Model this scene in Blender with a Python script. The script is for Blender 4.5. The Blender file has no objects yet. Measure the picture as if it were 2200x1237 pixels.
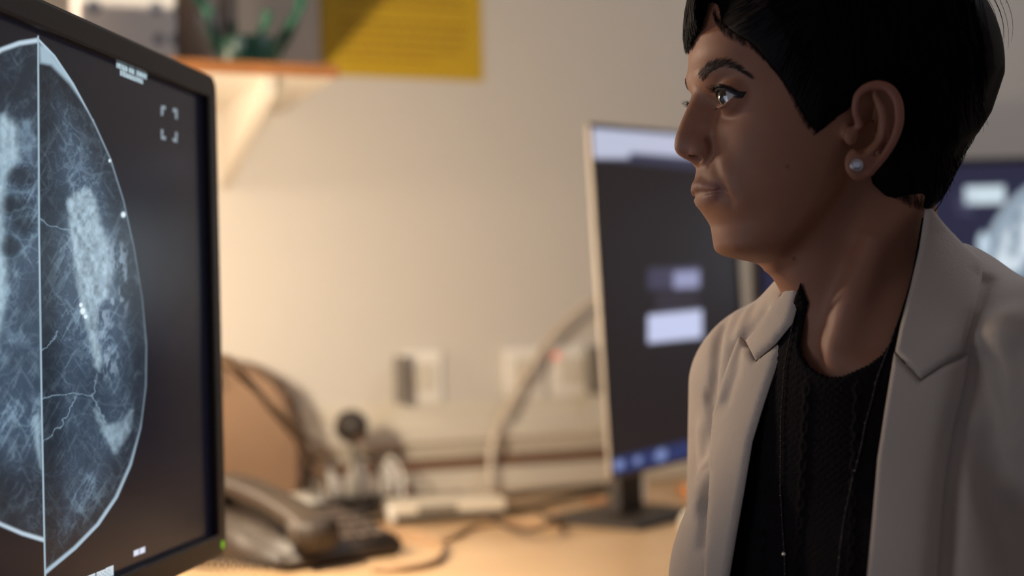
import bpy, bmesh, math, random
import numpy as np
from mathutils import Vector, Matrix
from mathutils.geometry import delaunay_2d_cdt
random.seed(7); rng = np.random.default_rng(7)
S = bpy.context.scene
COL = S.collection

# ------------------------------------------------------------------ camera
FP = 50.0/36.0*2200.0            # focal length in pixels of the 2200 wide frame
PITCH, ROLL, CAMZ = 0.024, 0.027, 1.02
_f = np.array([0, math.cos(PITCH), math.sin(PITCH)]); _r = np.array([1., 0, 0]); _u = np.cross(_r, _f)
CR = _r*math.cos(ROLL) - _u*math.sin(ROLL); CU = _u*math.cos(ROLL) + _r*math.sin(ROLL); CF = _f
C0 = np.array([0, 0, CAMZ])
cam = bpy.data.cameras.new('camera'); camo = bpy.data.objects.new('camera', cam); COL.objects.link(camo)
cam.lens = 50; cam.sensor_width = 36; cam.clip_start = .02
camo.matrix_world = Matrix(((CR[0], CU[0], -CF[0], 0), (CR[1], CU[1], -CF[1], 0), (CR[2], CU[2], -CF[2], CAMZ), (0, 0, 0, 1)))
cam.dof.use_dof = True; cam.dof.focus_distance = 1.0; cam.dof.aperture_fstop = 2.7
S.camera = camo
S.view_settings.view_transform = 'Standard'; S.view_settings.look = 'None'
S.view_settings.gamma = 1; S.view_settings.use_curve_mapping = False
S.view_settings.exposure = 0.0

# ------------------------------------------------------------------ light
w = bpy.data.worlds.new('world'); S.world = w; w.use_nodes = True
w.node_tree.nodes['Background'].inputs[0].default_value = (.74, .78, 1.0, 1)
w.node_tree.nodes['Background'].inputs[1].default_value = .15

def ray(px, py):
    px = np.asarray(px, float); py = np.asarray(py, float)
    return CF + ((px-1100)/FP)[..., None]*CR - ((py-618.5)/FP)[..., None]*CU
def at(px, py, Y):
    d = ray(px, py); return C0 + d*(Y/d[..., 1])[..., None] if np.ndim(px) else C0 + d*(Y/d[1])
def project(P):
    P = np.asarray(P) - C0; z = P@CF
    return 1100 + FP*(P@CR)/z, 618.5 - FP*(P@CU)/z
def light(name, kind, loc, energy, color, size=.05, target=None, **kw):
    l = bpy.data.lights.new(name, kind); l.energy = energy; l.color = color
    if kind in ('POINT', 'SPOT'): l.shadow_soft_size = size
    if kind == 'AREA': l.size = size
    for k, v in kw.items(): setattr(l, k, v)
    o = bpy.data.objects.new(name, l); COL.objects.link(o); o.location = loc
    if target is not None:
        o.rotation_euler = (Vector(target)-Vector(loc)).to_track_quat('-Z', 'Y').to_euler()
    return o
WY, WD = 0.3837, 2.5             # back wall: yaw, and distance straight ahead
WU = np.array([math.cos(WY), math.sin(WY), 0]); WN = np.array([math.sin(WY), -math.cos(WY), 0])  # along / out of the wall
DESKZ = 0.73
def on_wall(px, py, off=0.0):
    d = ray(px, py); t = ((np.array([0, WD, 0])-C0+WN*off)@WN)/(d@WN); return C0 + d*t
def on_z(px, py, z=DESKZ):
    d = ray(px, py); return C0 + d*((z-CAMZ)/d[2])
LAMP = at(335, 690, 1.50)
WARM = (1.0, .84, .63)
light('added_ceiling_fill', 'AREA', (1.35, 1.7, 2.57), 11, (.80, .87, 1), .58, (1.35, 1.7, 0))  # unseen cool fill added for the wall at right

# ------------------------------------------------------------------ materials
MATS = {}
def mat(name, col, rough=.6, metal=0, bump=0, bscale=200, emit=None, estr=0, spec=.5, noise=0, nscale=8, coat=0, trans=0, sheen=0, sss=0, attr=False, alpha=1):
    if name in MATS: return MATS[name]
    m = bpy.data.materials.new(name); m.use_nodes = True; nt = m.node_tree; N = nt.nodes; L = nt.links
    b = N['Principled BSDF']; I = b.inputs
    I['Base Color'].default_value = (*col, 1); I['Roughness'].default_value = rough; I['Metallic'].default_value = metal
    I['Specular IOR Level'].default_value = spec; I['Coat Weight'].default_value = coat
    I['Transmission Weight'].default_value = trans; I['Sheen Weight'].default_value = sheen
    if sss:
        I['Subsurface Weight'].default_value = sss; I['Subsurface Radius'].default_value = (1, .35, .2); I['Subsurface Scale'].default_value = .006
    if emit: I['Emission Color'].default_value = (*emit, 1); I['Emission Strength'].default_value = estr
    tc = N.new('ShaderNodeTexCoord')
    src = None
    if attr:
        a = N.new('ShaderNodeAttribute'); a.attribute_name = 'Col'; src = a.outputs['Color']
    if noise:
        n = N.new('ShaderNodeTexNoise'); n.inputs['Scale'].default_value = nscale; n.inputs['Detail'].default_value = 5
        L.new(tc.outputs['Object'], n.inputs['Vector'])
        mr = N.new('ShaderNodeMapRange'); mr.inputs[3].default_value = 1-noise; mr.inputs[4].default_value = 1+noise
        L.new(n.outputs['Fac'], mr.inputs[0])
        mx = N.new('ShaderNodeVectorMath'); mx.operation = 'SCALE'
        if src: L.new(src, mx.inputs[0])
        else: mx.inputs[0].default_value = col
        L.new(mr.outputs[0], mx.inputs['Scale']); src = mx.outputs[0]
    if src: L.new(src, I['Base Color'])
    if bump:
        n2 = N.new('ShaderNodeTexNoise'); n2.inputs['Scale'].default_value = bscale; n2.inputs['Detail'].default_value = 3
        L.new(tc.outputs['Object'], n2.inputs['Vector'])
        bp = N.new('ShaderNodeBump'); bp.inputs['Strength'].default_value = bump; bp.inputs['Distance'].default_value = .001
        L.new(n2.outputs['Fac'], bp.inputs['Height']); L.new(bp.outputs[0], I['Normal'])
    MATS[name] = m; return m
def wood(name, c1, c2, scale=3, ang=0.0, rough=.45):
    m = bpy.data.materials.new(name); m.use_nodes = True; nt = m.node_tree; N = nt.nodes; L = nt.links
    tc = N.new('ShaderNodeTexCoord'); mp = N.new('ShaderNodeMapping'); mp.inputs['Rotation'].default_value = (0, 0, ang); mp.inputs['Scale'].default_value = (1.2, 14, 14)
    n = N.new('ShaderNodeTexNoise'); n.inputs['Scale'].default_value = scale; n.inputs['Detail'].default_value = 8; n.inputs['Distortion'].default_value = .6
    cr = N.new('ShaderNodeValToRGB'); cr.color_ramp.elements[0].color = (*c1, 1); cr.color_ramp.elements[1].color = (*c2, 1)
    cr.color_ramp.elements[0].position = .3; cr.color_ramp.elements[1].position = .7
    L.new(tc.outputs['Object'], mp.inputs[0]); L.new(mp.outputs[0], n.inputs['Vector']); L.new(n.outputs['Fac'], cr.inputs[0])
    b = N['Principled BSDF']; L.new(cr.outputs[0], b.inputs['Base Color']); b.inputs['Roughness'].default_value = rough
    return m
def screen_mat(name, strength, rough=.28):
    m = bpy.data.materials.new(name); m.use_nodes = True; N = m.node_tree.nodes; L = m.node_tree.links
    a = N.new('ShaderNodeAttribute'); a.attribute_name = 'Col'; b = N['Principled BSDF']
    b.inputs['Base Color'].default_value = (.006, .006, .007, 1); b.inputs['Roughness'].default_value = rough; b.inputs['Specular IOR Level'].default_value = .5
    L.new(a.outputs['Color'], b.inputs['Emission Color']); b.inputs['Emission Strength'].default_value = strength
    return m
M_wall = mat('wall_paint', (.57, .525, .47), .85, bump=.15, bscale=90, noise=.025, nscale=2)
M_floor = mat('floor_vinyl', (.16, .15, .14), .5, noise=.1, nscale=12)
M_ceil = mat('ceiling_paint', (.6, .58, .55), .9, noise=.03)
M_black = mat('black_plastic', (.016, .011, .013), .42, bump=.1, bscale=900)
M_dark = mat('dark_rubber', (.03, .022, .018), .55, noise=.1)
M_grey = mat('grey_plastic', (.16, .14, .12), .45, noise=.05)
M_cream = mat('cream_plastic', (.62, .56, .47), .45, noise=.03)
M_white = mat('white_plastic', (.78, .74, .68), .4, noise=.02)
M_silver = mat('silver_plastic', (.42, .36, .30), .35, metal=.3, noise=.03)
M_desk = wood('light_wood_laminate', (.52, .34, .18), (.64, .43, .25), 3, WY, .35)
M_edge = wood('orange_wood_edge', (.24, .095, .03), (.32, .13, .045), 4, WY, .45)

# ------------------------------------------------------------------ builders
def link(name, me, m=None, parent=None, smooth=False):
    o = bpy.data.objects.new(name, me); COL.objects.link(o)
    if m is not None:
        for mm in (m if isinstance(m, (list, tuple)) else [m]): me.materials.append(mm)
    if smooth: me.polygons.foreach_set('use_smooth', [True]*len(me.polygons))
    if parent is not None: o.parent = parent
    return o
def mesh_np(name, V, F, m=None, parent=None, smooth=True, col=None):
    me = bpy.data.meshes.new(name); me.from_pydata([tuple(v) for v in np.asarray(V, float).tolist()], [], [tuple(f) for f in np.asarray(F).tolist()] if isinstance(F, np.ndarray) else F)
    if col is not None:
        a = me.color_attributes.new('Col', 'FLOAT_COLOR', 'POINT')
        c = np.ones((len(V), 4), np.float32); c[:, :3] = col; a.data.foreach_set('color', c.ravel())
    me.update(); return link(name, me, m, parent, smooth)
def tag(o, label=None, cat=None, group=None, kind=None):
    if label: o['label'] = label
    if cat: o['category'] = cat
    if group: o['group'] = group
    if kind: o['kind'] = kind
    return o
def empty(name, loc, label, cat, group=None, rot=None):
    o = bpy.data.objects.new(name, None); COL.objects.link(o); o.empty_display_size = .05
    o.location = loc
    if rot is not None: o.rotation_euler = rot
    return tag(o, label, cat, group)
def bm_obj(name, bm, m, parent=None, smooth=False):
    me = bpy.data.meshes.new(name); bmesh.ops.recalc_face_normals(bm, faces=bm.faces[:]); bm.to_mesh(me); bm.free(); return link(name, me, m, parent, smooth)
def bm_box(bm, lo, hi, bev=0, seg=2, mtx=None):
    g = bmesh.ops.create_cube(bm, size=1); vs = g['verts']
    lo = Vector(lo); hi = Vector(hi)
    for v in vs: v.co = Vector((lo[i]+(v.co[i]+.5)*(hi[i]-lo[i]) for i in range(3)))
    if bev:
        es = list({e for v in vs for e in v.link_edges})
        r = bmesh.ops.bevel(bm, geom=es, offset=bev, segments=seg, affect='EDGES', profile=.6); vs = list({v for f in r['faces'] for v in f.verts} | {v for v in vs if v.is_valid})
    if mtx is not None:
        for v in set(vs): v.co = mtx @ v.co
    return vs
def box(name, lo, hi, m, parent=None, bev=.002, mtx=None, seg=2):
    bm = bmesh.new(); bm_box(bm, lo, hi, bev, seg, mtx); return bm_obj(name, bm, m, parent, bev > .004)
def tube_data(pts, r, n=10, closed=False, caps=True):
    P = [np.array(p, float) for p in pts]; R = r if isinstance(r, (list, tuple, np.ndarray)) else [r]*len(P)
    V = []; F = []; up = None
    for i, p in enumerate(P):
        t = P[min(i+1, len(P)-1)]-P[max(i-1, 0)]; t = t/(np.linalg.norm(t)+1e-12)
        if up is None:
            up = np.cross(t, [0, 0, 1.]) if abs(t[2]) < .9 else np.cross(t, [1., 0, 0])
        up = up-t*(up@t); up /= np.linalg.norm(up)+1e-12; s = np.cross(t, up)
        for k in range(n):
            a = 2*math.pi*k/n; V.append(p+R[i]*(math.cos(a)*up+math.sin(a)*s))
    for i in range(len(P)-1):
        for k in range(n): F.append((i*n+k, i*n+(k+1) % n, (i+1)*n+(k+1) % n, (i+1)*n+k))
    if caps: F.append(tuple(range(n))[::-1]); F.append(tuple((len(P)-1)*n+k for k in range(n)))
    return V, F
def spline(pts, sub=8):
    P = [np.array(p, float) for p in pts]; P = [2*P[0]-P[1]]+P+[2*P[-1]-P[-2]]; out = []
    for i in range(1, len(P)-2):
        for j in range(sub):
            t = j/sub; a, b, c, d = P[i-1:i+3]
            out.append(.5*((2*b)+(c-a)*t+(2*a-5*b+4*c-d)*t*t+(-a+3*b-3*c+d)*t**3))
    out.append(P[-2]); return out
def tube(name, pts, r, m, parent=None, n=10, sub=8):
    P = spline(pts, sub) if sub else pts
    if isinstance(r, (list, tuple)) and sub:
        r = np.interp(np.linspace(0, len(r)-1, len(P)), range(len(r)), r)
    V, F = tube_data(P, r, n); return mesh_np(name, V, F, m, parent)
def lathe(name, prof, m, parent=None, n=32, mtx=None, sx=1, sy=1):
    V = []; F = []
    for (r, z) in prof:
        for k in range(n):
            a = 2*math.pi*k/n; V.append((r*math.cos(a)*sx, r*math.sin(a)*sy, z))
    for i in range(len(prof)-1):
        for k in range(n): F.append((i*n+k, i*n+(k+1) % n, (i+1)*n+(k+1) % n, (i+1)*n+k))
    F.append(tuple(range(n))[::-1]); F.append(tuple((len(prof)-1)*n+k for k in range(n)))
    if mtx is not None: V = [tuple(mtx @ Vector(v)) for v in V]
    return mesh_np(name, V, F, m, parent)
def frame_mtx(o, x, z):
    x = Vector(x).normalized(); z = Vector(z); y = z.cross(x).normalized(); z = x.cross(y)
    return Matrix(((x[0], y[0], z[0], o[0]), (x[1], y[1], z[1], o[1]), (x[2], y[2], z[2], o[2]), (0, 0, 0, 1)))
WM = lambda p: frame_mtx(p, WU, (0, 0, 1))     # x along wall, y into wall, z up

# ------------------------------------------------------------------ the room
def struct(name, lo, hi, m, mtx=None):
    return tag(box(name, lo, hi, m, bev=0, mtx=mtx), kind='structure')
struct('floor', (-2.2, -1.2, -.1), (2.6, 4.2, 0), M_floor)
struct('ceiling', (-2.2, -1.2, 2.6), (2.6, 4.2, 2.7), M_ceil)
struct('wall_back', (-2.4, 0, -.05), (3.2, .1, 2.65), M_wall, WM((0, WD, 0)))
struct('wall_left', (-2.3, -1.2, -.05), (-2.2, 3.0, 2.65), M_wall)
struct('wall_right', (2.5, -1.2, -.05), (2.6, 4.2, 2.65), M_wall)

# desk: long worktop along the back wall, with a wing to the left monitor
desk = empty('desk', tuple(on_wall(1100, 1000, .4)*np.array([1, 1, 0])), 'long light wood laminate desk along the wall, carrying the phone, cables and monitors', 'desk')
p0 = np.array([0, WD, 0.])
inv = Matrix.Translation(-desk.location)
def dbox(name, lo, hi, m, bev=.002): return box(name, lo, hi, m, desk, bev, inv @ WM(p0))
dbox('worktop', (-1.7, -.93, DESKZ-.028), (1.9, -.004, DESKZ), M_desk, .003)
dbox('edge_strip', (-.62, -.934, DESKZ-.028), (1.9, -.9302, DESKZ-.001), M_edge, .001)
wing = box('worktop', (-1.15, .55, DESKZ-.029), (-.12, 1.42, DESKZ-.0008), M_desk, desk, .003, inv)
for x in (-1.6, -.3, 1.8):
    dbox('leg', (x, -.86, .0), (x+.05, -.81, DESKZ-.028), M_grey); dbox('leg', (x, -.12, .0), (x+.05, -.07, DESKZ-.028), M_grey)
box('leg', (-1.1, .6, 0), (-1.05, .65, DESKZ-.029), M_grey, desk, .002, inv); box('leg', (-.2, .6, 0), (-.15, .65, DESKZ-.029), M_grey, desk, .002, inv)

# ------------------------------------------------------------------ monitors
# unseen ceiling panel, added to light the wall at the back right
cp0 = (1.35, 1.7, 2.6)
light('added_fill_light', 'AREA', (-1.06, 1.84, 1.36), 19, (1, .80, .60), .26, (.2, 1.0, 1.06))  # unseen warm fill added to light her jacket and face
wl_ = empty('added_fill_lamp', (-1.16, 2.03, 1.36), 'added fill lamp with a round dish beyond the left monitor, turned towards the woman', 'lamp')
def _wl():
    v = (Vector((.2, 1.0, 1.06))-Vector((-1.06, 1.84, 1.36))).normalized(); c = Vector((-1.06, 1.84, 1.36))-v*.012-Vector(wl_.location); T = Matrix.Translation(c) @ v.to_track_quat('Z', 'Y').to_matrix().to_4x4()
    lathe('dish_shade', [(0, -.07), (.05, -.065), (.12, -.03), (.19, .01), (.186, .01), (.118, -.025), (.05, -.055), (0, -.06)], M_white, wl_, 32, T)
    tube('bracket', [tuple(c-v*.06), (.05, -.05, .02), (0, 0, 0)], .008, M_white, wl_, 8)
_wl()
cl_ = empty('added_ceiling_panel', cp0, 'square ceiling panel added as cool fill for the wall, out of view', 'ceiling light')
box('frame', (-.32, -.32, -.02), (.32, .32, 0), M_white, cl_, .003); box('diffuser', (-.3, -.3, -.024), (.3, .3, -.0202), mat('light_diffuser', (.8, .8, .8), .6, noise=.02, emit=(.8, .87, 1), estr=.8), cl_, .001)
def lin(c): c = np.asarray(c, float)/255; return np.where(c <= .04045, c/12.92, ((c+.055)/1.055)**2.4)
def vnoise(x, y, seed=0, oct=4, pers=.55):
    out = np.zeros_like(x); amp = 1; tot = 0
    for o in range(oct):
        r = np.random.default_rng(seed+o*13); T = r.random((256, 256)); xi = np.floor(x).astype(int); yi = np.floor(y).astype(int)
        fx = x-xi; fy = y-yi; fx = fx*fx*(3-2*fx); fy = fy*fy*(3-2*fy)
        a = T[yi % 256, xi % 256]; b = T[yi % 256, (xi+1) % 256]; c = T[(yi+1) % 256, xi % 256]; d = T[(yi+1) % 256, (xi+1) % 256]
        out += amp*((a*(1-fx)+b*fx)*(1-fy)+(c*(1-fx)+d*fx)*fy); tot += amp; amp *= pers; x = x*2.03+5.1; y = y*2.03+9.7
    return out/tot
def ss(x, a, b): t = np.clip((x-a)/(b-a), 0, 1); return t*t*(3-2*t)
def mixc(c, col, m): return c*(1-m[..., None])+np.asarray(col)*m[..., None]
def polyd(x, y, poly, closed=True):
    """signed distance (negative inside) of pixels to a polygon"""
    P = np.array(poly, float); d = np.full(x.shape, 1e9); ins = np.zeros(x.shape, bool); n = len(P)
    for i in range(n if closed else n-1):
        a = P[i]; b = P[(i+1) % n]; e = b-a; wx = x-a[0]; wy = y-a[1]
        t = np.clip((wx*e[0]+wy*e[1])/(e@e+1e-12), 0, 1); d = np.minimum(d, (wx-t*e[0])**2+(wy-t*e[1])**2)
        c = ((a[1] <= y) & (b[1] > y)) | ((b[1] <= y) & (a[1] > y))
        with np.errstate(divide='ignore', invalid='ignore'):
            xx = a[0]+(y-a[1])/(e[1] if e[1] else 1e-9)*e[0]
        ins ^= c & (x < xx)
    d = np.sqrt(d); return np.where(ins, -d, d) if closed else d
def rect(x, y, x0, y0, x1, y1, s=1.5): return ss(x, x0-s, x0+s)*(1-ss(x, x1-s, x1+s))*ss(y, y0-s, y0+s)*(1-ss(y, y1-s, y1+s))
def monitor(name, mtx, W, H, bez, rec, depth, content, strength, label, body, nu, nv, stand, u0=0, rough=.28, rad=.012, cat='monitor'):
    """local frame: x right along the width, y back, z up, origin at the screen centre"""
    root = empty(name, mtx.translation, label, cat); r = inv2 = Matrix.Translation(-mtx.translation) @ mtx
    # bezel ring, its front face stands proud of the screen
    def ring(w, h, rr, k=6):
        out = []
        for (cx, cz, a0) in ((w/2-rr, h/2-rr, 0), (-w/2+rr, h/2-rr, 90), (-w/2+rr, -h/2+rr, 180), (w/2-rr, -h/2+rr, 270)):
            for i in range(k+1):
                a = math.radians(a0+90*i/k); out.append((cx+rr*math.cos(a), cz+rr*math.sin(a)))
        return out
    loops = [(ring(W, H, rad), depth), (ring(W, H, rad), -rec+.004), (ring(W-.003, H-.003, rad-.001), -rec+.001), (ring(W-.008, H-.008, rad-.003), -rec),
             (ring(W-2*bez+.004, H-2*bez+.004, .003), -rec), (ring(W-2*bez, H-2*bez, .002), -rec+.001), (ring(W-2*bez, H-2*bez, .002), .0015)]
    V = [];F = []; n = len(loops[0][0])
    for lp, y in loops: V += [tuple(r @ Vector((a, y, b))) for a, b in lp]
    for i in range(len(loops)-1):
        for k in range(n): F.append((i*n+k, i*n+(k+1) % n, (i+1)*n+(k+1) % n, (i+1)*n+k))
    F.append(tuple(range(n)))
    me = bpy.data.meshes.new('housing'); me.from_pydata(V, [], F); link('housing', me, [body, M_black], root); me.polygons.foreach_set('material_index', [1 if 2*n <= i < (len(loops)-1)*n else 0 for i in range(len(F))])
    w2, h2 = W/2-bez, H/2-bez
    us = np.linspace(-w2, w2, nu); vs = np.linspace(-h2, h2, nv); U, Z = np.meshgrid(us, vs)
    R = np.array(r); P = np.stack([U.ravel(), np.zeros(U.size), Z.ravel()], 1)@R[:3, :3].T+R[:3, 3]
    px, py = project(P+np.array(mtx.translation))
    col = content(px, py)
    i = np.arange(nv-1)[:, None]*nu+np.arange(nu-1)[None]; F = np.stack([i, i+1, i+nu+1, i+nu], -1).reshape(-1, 4)
    mesh_np('screen', P, F, screen_mat(name+'_display', strength, rough), root, col=col)
    if stand:
        zb = DESKZ-mtx.translation.z; yy = stand
        q = Vector((0, 0, 0)); c = r @ Vector((0, depth+.042, 0))
        yaw = math.atan2(mtx[1][0], mtx[0][0]); rz = Matrix.Rotation(yaw, 4, 'Z')
        T = Matrix.Translation((c.x, c.y, 0)) @ rz
        sb = M_dark
        box('stand_neck', (-.03, -.012+yy, zb+.012), (.03, .010+yy, .05), sb, root, .004, T)
        box('stand_arm', (-.04, -.04, -.03), (.04, .010+yy, .03), sb, root, .004, T)
        box('stand_base', (-.09, -.08+yy, zb), (.09, .08+yy, zb+.012), sb, root, .006, T)
    return root, r

BR = [(85, 82), (120, 118), (160, 178), (205, 262), (240, 340), (268, 430), (290, 530), (308, 640), (317, 740), (316, 830), (305, 920), (285, 1000), (255, 1070), (215, 1130), (165, 1182), (100, 1236), (98, 1300), (90, 900), (84, 500), (82, 78)]
BL = [(82, 78), (40, 85), (0, 100), (-60, 140), (-400, 500), (-400, 800), (-60, 1100), (0, 1132), (45, 1152), (96, 1168), (90, 900), (84, 500)]
def mammo(x, y):
    c = np.zeros(x.shape+(3,)); c[:] = lin((24, 24, 40))*.35
    dR = polyd(x, y, BR); dL = polyd(x, y, BL)
    divx = np.interp(y, [78, 500, 900, 1237], [82, 84, 90, 97])
    wx = x+18*vnoise(x/45, y/45, 5)-9; wy = y+18*vnoise(x/45, y/45, 9)-9
    f1 = 1-np.abs(vnoise(wx/26, wy/34, 21, 4)*2-1)*1.0; f2 = 1-np.abs(vnoise(wx/13, wy/19, 31, 3)*2-1); f3 = 1-np.abs(vnoise(wx/60, wy/70, 71, 2)*2-1)
    strk = vnoise((x*.85+y*.45)/7, (y*.85-x*.45)/46, 101, 3); strk2 = vnoise((x*.8-y*.5)/8, (y*.8+x*.5)/40, 111, 3)
    fib = np.clip(ss(f1, .88, 1)*.30+ss(f2, .90, 1)*.28+ss(f3, .93, 1)*.35+ss(strk, .58, .8)*.55+ss(strk2, .6, .8)*.45, 0, 1)
    cloud = vnoise(x/70, y/90, 41, 3)
    tissue = lin((56, 72, 90))[None]*(.5+1.0*cloud[..., None]) + lin((150, 178, 196))*(fib*(.3+.8*ss(cloud, .3, .7)))[..., None]*.42
    up = ss(y, 80, 330); lo = 1-ss(y, 1000, 1190)
    insR = ss(-dR, 0, 3)*(x > divx); insL = ss(-dL, 0, 3)*(x <= divx)
    fade = .30+.70*ss(-dR, 14, 75)
    cR = tissue*(fade*(.55+.45*up*lo))[..., None]
    mass = [(143, 425), (165, 408), (195, 404), (212, 440), (222, 490), (238, 530), (246, 580), (232, 640), (214, 655), (208, 700), (220, 770), (216, 800), (200, 785), (188, 720), (172, 655), (158, 570), (148, 500)]
    dm = polyd(x+10*vnoise(x/16, y/22, 51)-5, y+10*vnoise(x/16, y/22, 55)-5, mass)
    mm = ss(-dm, -5, 9); tex = vnoise(x/9, y/15, 61, 3)
    cR = cR*(1-mm[..., None])+lin((160, 184, 200))*(mm*(.25+.95*tex))[..., None]
    halo = ss(-dm, -70, 0)*ss(y, 480, 560)*(1-ss(y, 780, 860))*ss(x, 190, 225)*ss(vnoise(x/9, y/24, 81, 3), .5, .68); cR = mixc(cR, lin((140, 160, 178)), halo*.75)
    for pl in ([(283, 882), (262, 905), (232, 915), (228, 935), (247, 972), (262, 950), (277, 925)], [(205, 880), (240, 925), (245, 965), (232, 950), (212, 905)]):
        d = polyd(x+8*vnoise(x/12, y/12, 95)-4, y, pl); cR = mixc(cR, lin((150, 174, 190)), ss(-d, -9, 6)*(.15+.75*tex))
    for (sx, sy, sr) in ((265, 461, 5), (178, 668, 6), (174, 655, 4), (184, 680, 4), (203, 256, 3), (236, 345, 3)):
        cR = mixc(cR, lin((215, 230, 238)), 1-ss(np.hypot(x-sx, (y-sy)*.8), sr*.5, sr*1.4))
    for ln in ([(85, 860), (120, 850), (165, 845), (200, 850), (225, 905)], [(85, 960), (130, 915), (165, 850)], [(200, 850), (206, 820)], [(85, 470), (108, 485), (150, 492)], [(86, 760), (104, 742), (126, 712)]):
        d = polyd(x+14*vnoise(x/12, y/12, 7)-7, y+14*vnoise(x/12, y/12, 8)-7, ln, False); cR = mixc(cR, lin((130, 155, 175)), (1-ss(d, .8, 2.6))*.5)
    thick = np.interp(y, [80, 300, 600, 900, 1000, 1237], [4.0, 2.6, 1.7, 2.2, 5, 7])
    dRo = polyd(x, y, BR[:16], False); edge = (1-ss(np.abs(dRo-thick), 0, thick+1.2)); cR = mixc(cR, lin((175, 200, 218)), edge*np.interp(y, [80, 250, 620, 760, 900, 1100], [.95, .5, .22, .4, .35, .8]))
    wedge = polyd(x, y, [(84, 96), (100, 100), (150, 165), (190, 235), (150, 180), (110, 140), (86, 135)]); cR = mixc(cR, lin((165, 190, 206)), ss(-wedge, -6, 6)*.8)
    c = mixc(c, [0, 0, 0], insR)+cR*insR[..., None]
    cL = tissue*(.35+.65*ss(y, 180, 380)*(1-ss(y, 940, 1060)))[..., None]
    ml = polyd(x+12*vnoise(x/20, y/20, 12)-6, y+14*vnoise(x/20, y/20, 14)-7, [(-60, 280), (-5, 250), (10, 245), (38, 275), (40, 340), (14, 380), (6, 480), (16, 620), (-8, 760), (-60, 780)])
    cL = mixc(cL, lin((160, 185, 200)), ss(-ml, -12, 12)*(.3+.9*tex)); cL = np.clip(cL, 0, 1)
    m2 = polyd(x+12*vnoise(x/15, y/15, 16)-6, y, [(40, 262), (62, 255), (76, 300), (70, 350), (48, 330), (40, 300)]); cL = mixc(cL, lin((110, 135, 155)), ss(-m2, -8, 8)*.7*tex*1.4)
    for q in ((45, 380, 42, 30), (35, 440, 50, 26), (55, 480, 30, 34), (20, 530, 26, 24)):
        dd = np.hypot((x-q[0])/q[2], (y-q[1])/q[3]); dd = dd+.5*vnoise(x/14, y/14, 33)-.25; cL = cL*(1-.6*(1-ss(dd, .4, 1.1)))[..., None]; cL = mixc(cL, lin((130, 160, 180)), (1-ss(np.abs(dd-1.1), .02, .12))*.16)
    sp = polyd(x, y, [(70, 900), (84, 880), (91, 1010), (86, 1005), (76, 960)]); cL = mixc(cL, lin((150, 175, 190)), ss(-sp, -5, 8)*.7)
    tL = np.interp(y, [78, 110, 1100, 1170], [9, 7, 5, 8]); dLo = polyd(x, y, BL[:10], False); eL = (1-ss(np.abs(dLo-tL), 0, tL+1.5))*((y < 200) | (y > 1080)); cL = mixc(cL, lin((185, 205, 220)), eL*.95)
    c = mixc(c, [0, 0, 0], insL)+cL*insL[..., None]
    dv = np.abs(x-divx); c = mixc(c, lin((170, 195, 210)), (1-ss(dv, 1.0, 2.8))*ss(y, 74, 80)*(.75))
    # caption, corner marks, page number, label
    tx = x-250; ty = (y-136)-tx*.40; cap = ((tx > 0) & (tx < 66) & (np.abs(ty-4) < 6.5)) | ((tx > 8) & (tx < 58) & (np.abs(ty-16) < 6))
    gl = (np.sin(tx*1.9+np.floor(ty/12)*2) > -.75) & ~((tx > 24) & (tx < 27) & (ty < 10)) & ~((tx > 39) & (tx < 42) & (ty < 10)) & (np.abs(ty-10.2) > .9)
    c = mixc(c, lin((175, 198, 208)), (cap & gl)*.95)
    for (qx, qy, sx, sy) in ((346, 228, 1, 1), (381, 236, -1, 1), (346, 297, 1, -1), (381, 304, -1, -1)):
        ax = (x-qx)*sx; ay = (y-qy-(x-qx)*.2)*sy; mk = ((ax >= 0) & (ax < 4.5) & (ay >= -2) & (ay < 20)) | ((ax >= 0) & (ax < 10) & (ay >= -2) & (ay < 6)); c = mixc(c, lin((140, 155, 165)), mk*.8)
    for (qx, qy) in ((293, 1187), (306, 1182)): c = mixc(c, lin((205, 212, 230)), 1-ss(np.maximum(np.abs(x-qx)/6.5, np.abs(y-qy+.4*(x-qx))/7), .7, 1.05))
    c = mixc(c, np.array([1.4, 1.6, 1.9]), 1-ss(x, -130, -110))     # bright area added on the unseen part of the screen to light her face
    ly = y-(1214-(x-243)*.42*1); lb = (x > 170) & (x < 244) & (ly > 0) & (ly < 40) & ~((np.abs(x-206) < 1.3)); txt = (np.sin(x*.8)*np.sin(ly*.75) > .35) & (ly > 5) & (ly < 30) & (x < 238)
    c = mixc(c, lin((190, 205, 215)), lb*np.where(txt, .55, .95)); return c
LMW, LMH = .66, .43
ydir = .1584
# right outer edge of the monitor stands at (-.2612, 1.2805)
lx = Vector((math.sin(ydir), math.cos(ydir), 0)); ly_ = Vector((-math.cos(ydir), math.sin(ydir), 0))   # x along width (to the right edge), y to its back
cen = Vector((-.2612, 1.2805, 1.0336)) - lx*(LMW/2) + ly_*.007
LMm = Matrix(((lx[0], ly_[0], 0, cen[0]), (lx[1], ly_[1], 0, cen[1]), (0, 0, 1, cen[2]), (0, 0, 0, 1)))
lm, r = monitor('monitor', LMm, LMW, LMH, .021, .007, .05, mammo, 1.15, 'large black monitor at the left showing two breast x-ray scans side by side', M_black, 760, 800, .04, rough=.2)
g = bmesh.new(); bmesh.ops.create_uvsphere(g, u_segments=16, v_segments=10, radius=.0026)
for v in g.verts: v.co = r @ (Vector((v.co.x*1.5, v.co.y*.35, v.co.z*1.5))+Vector((LMW/2-.0125, -.0072, -LMH/2+.011)))
tag(bm_obj('power_light', g, mat('green_led', (.1, .3, .02), emit=(.28, .55, .03), estr=.6), lm, True), 'green power light')

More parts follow.
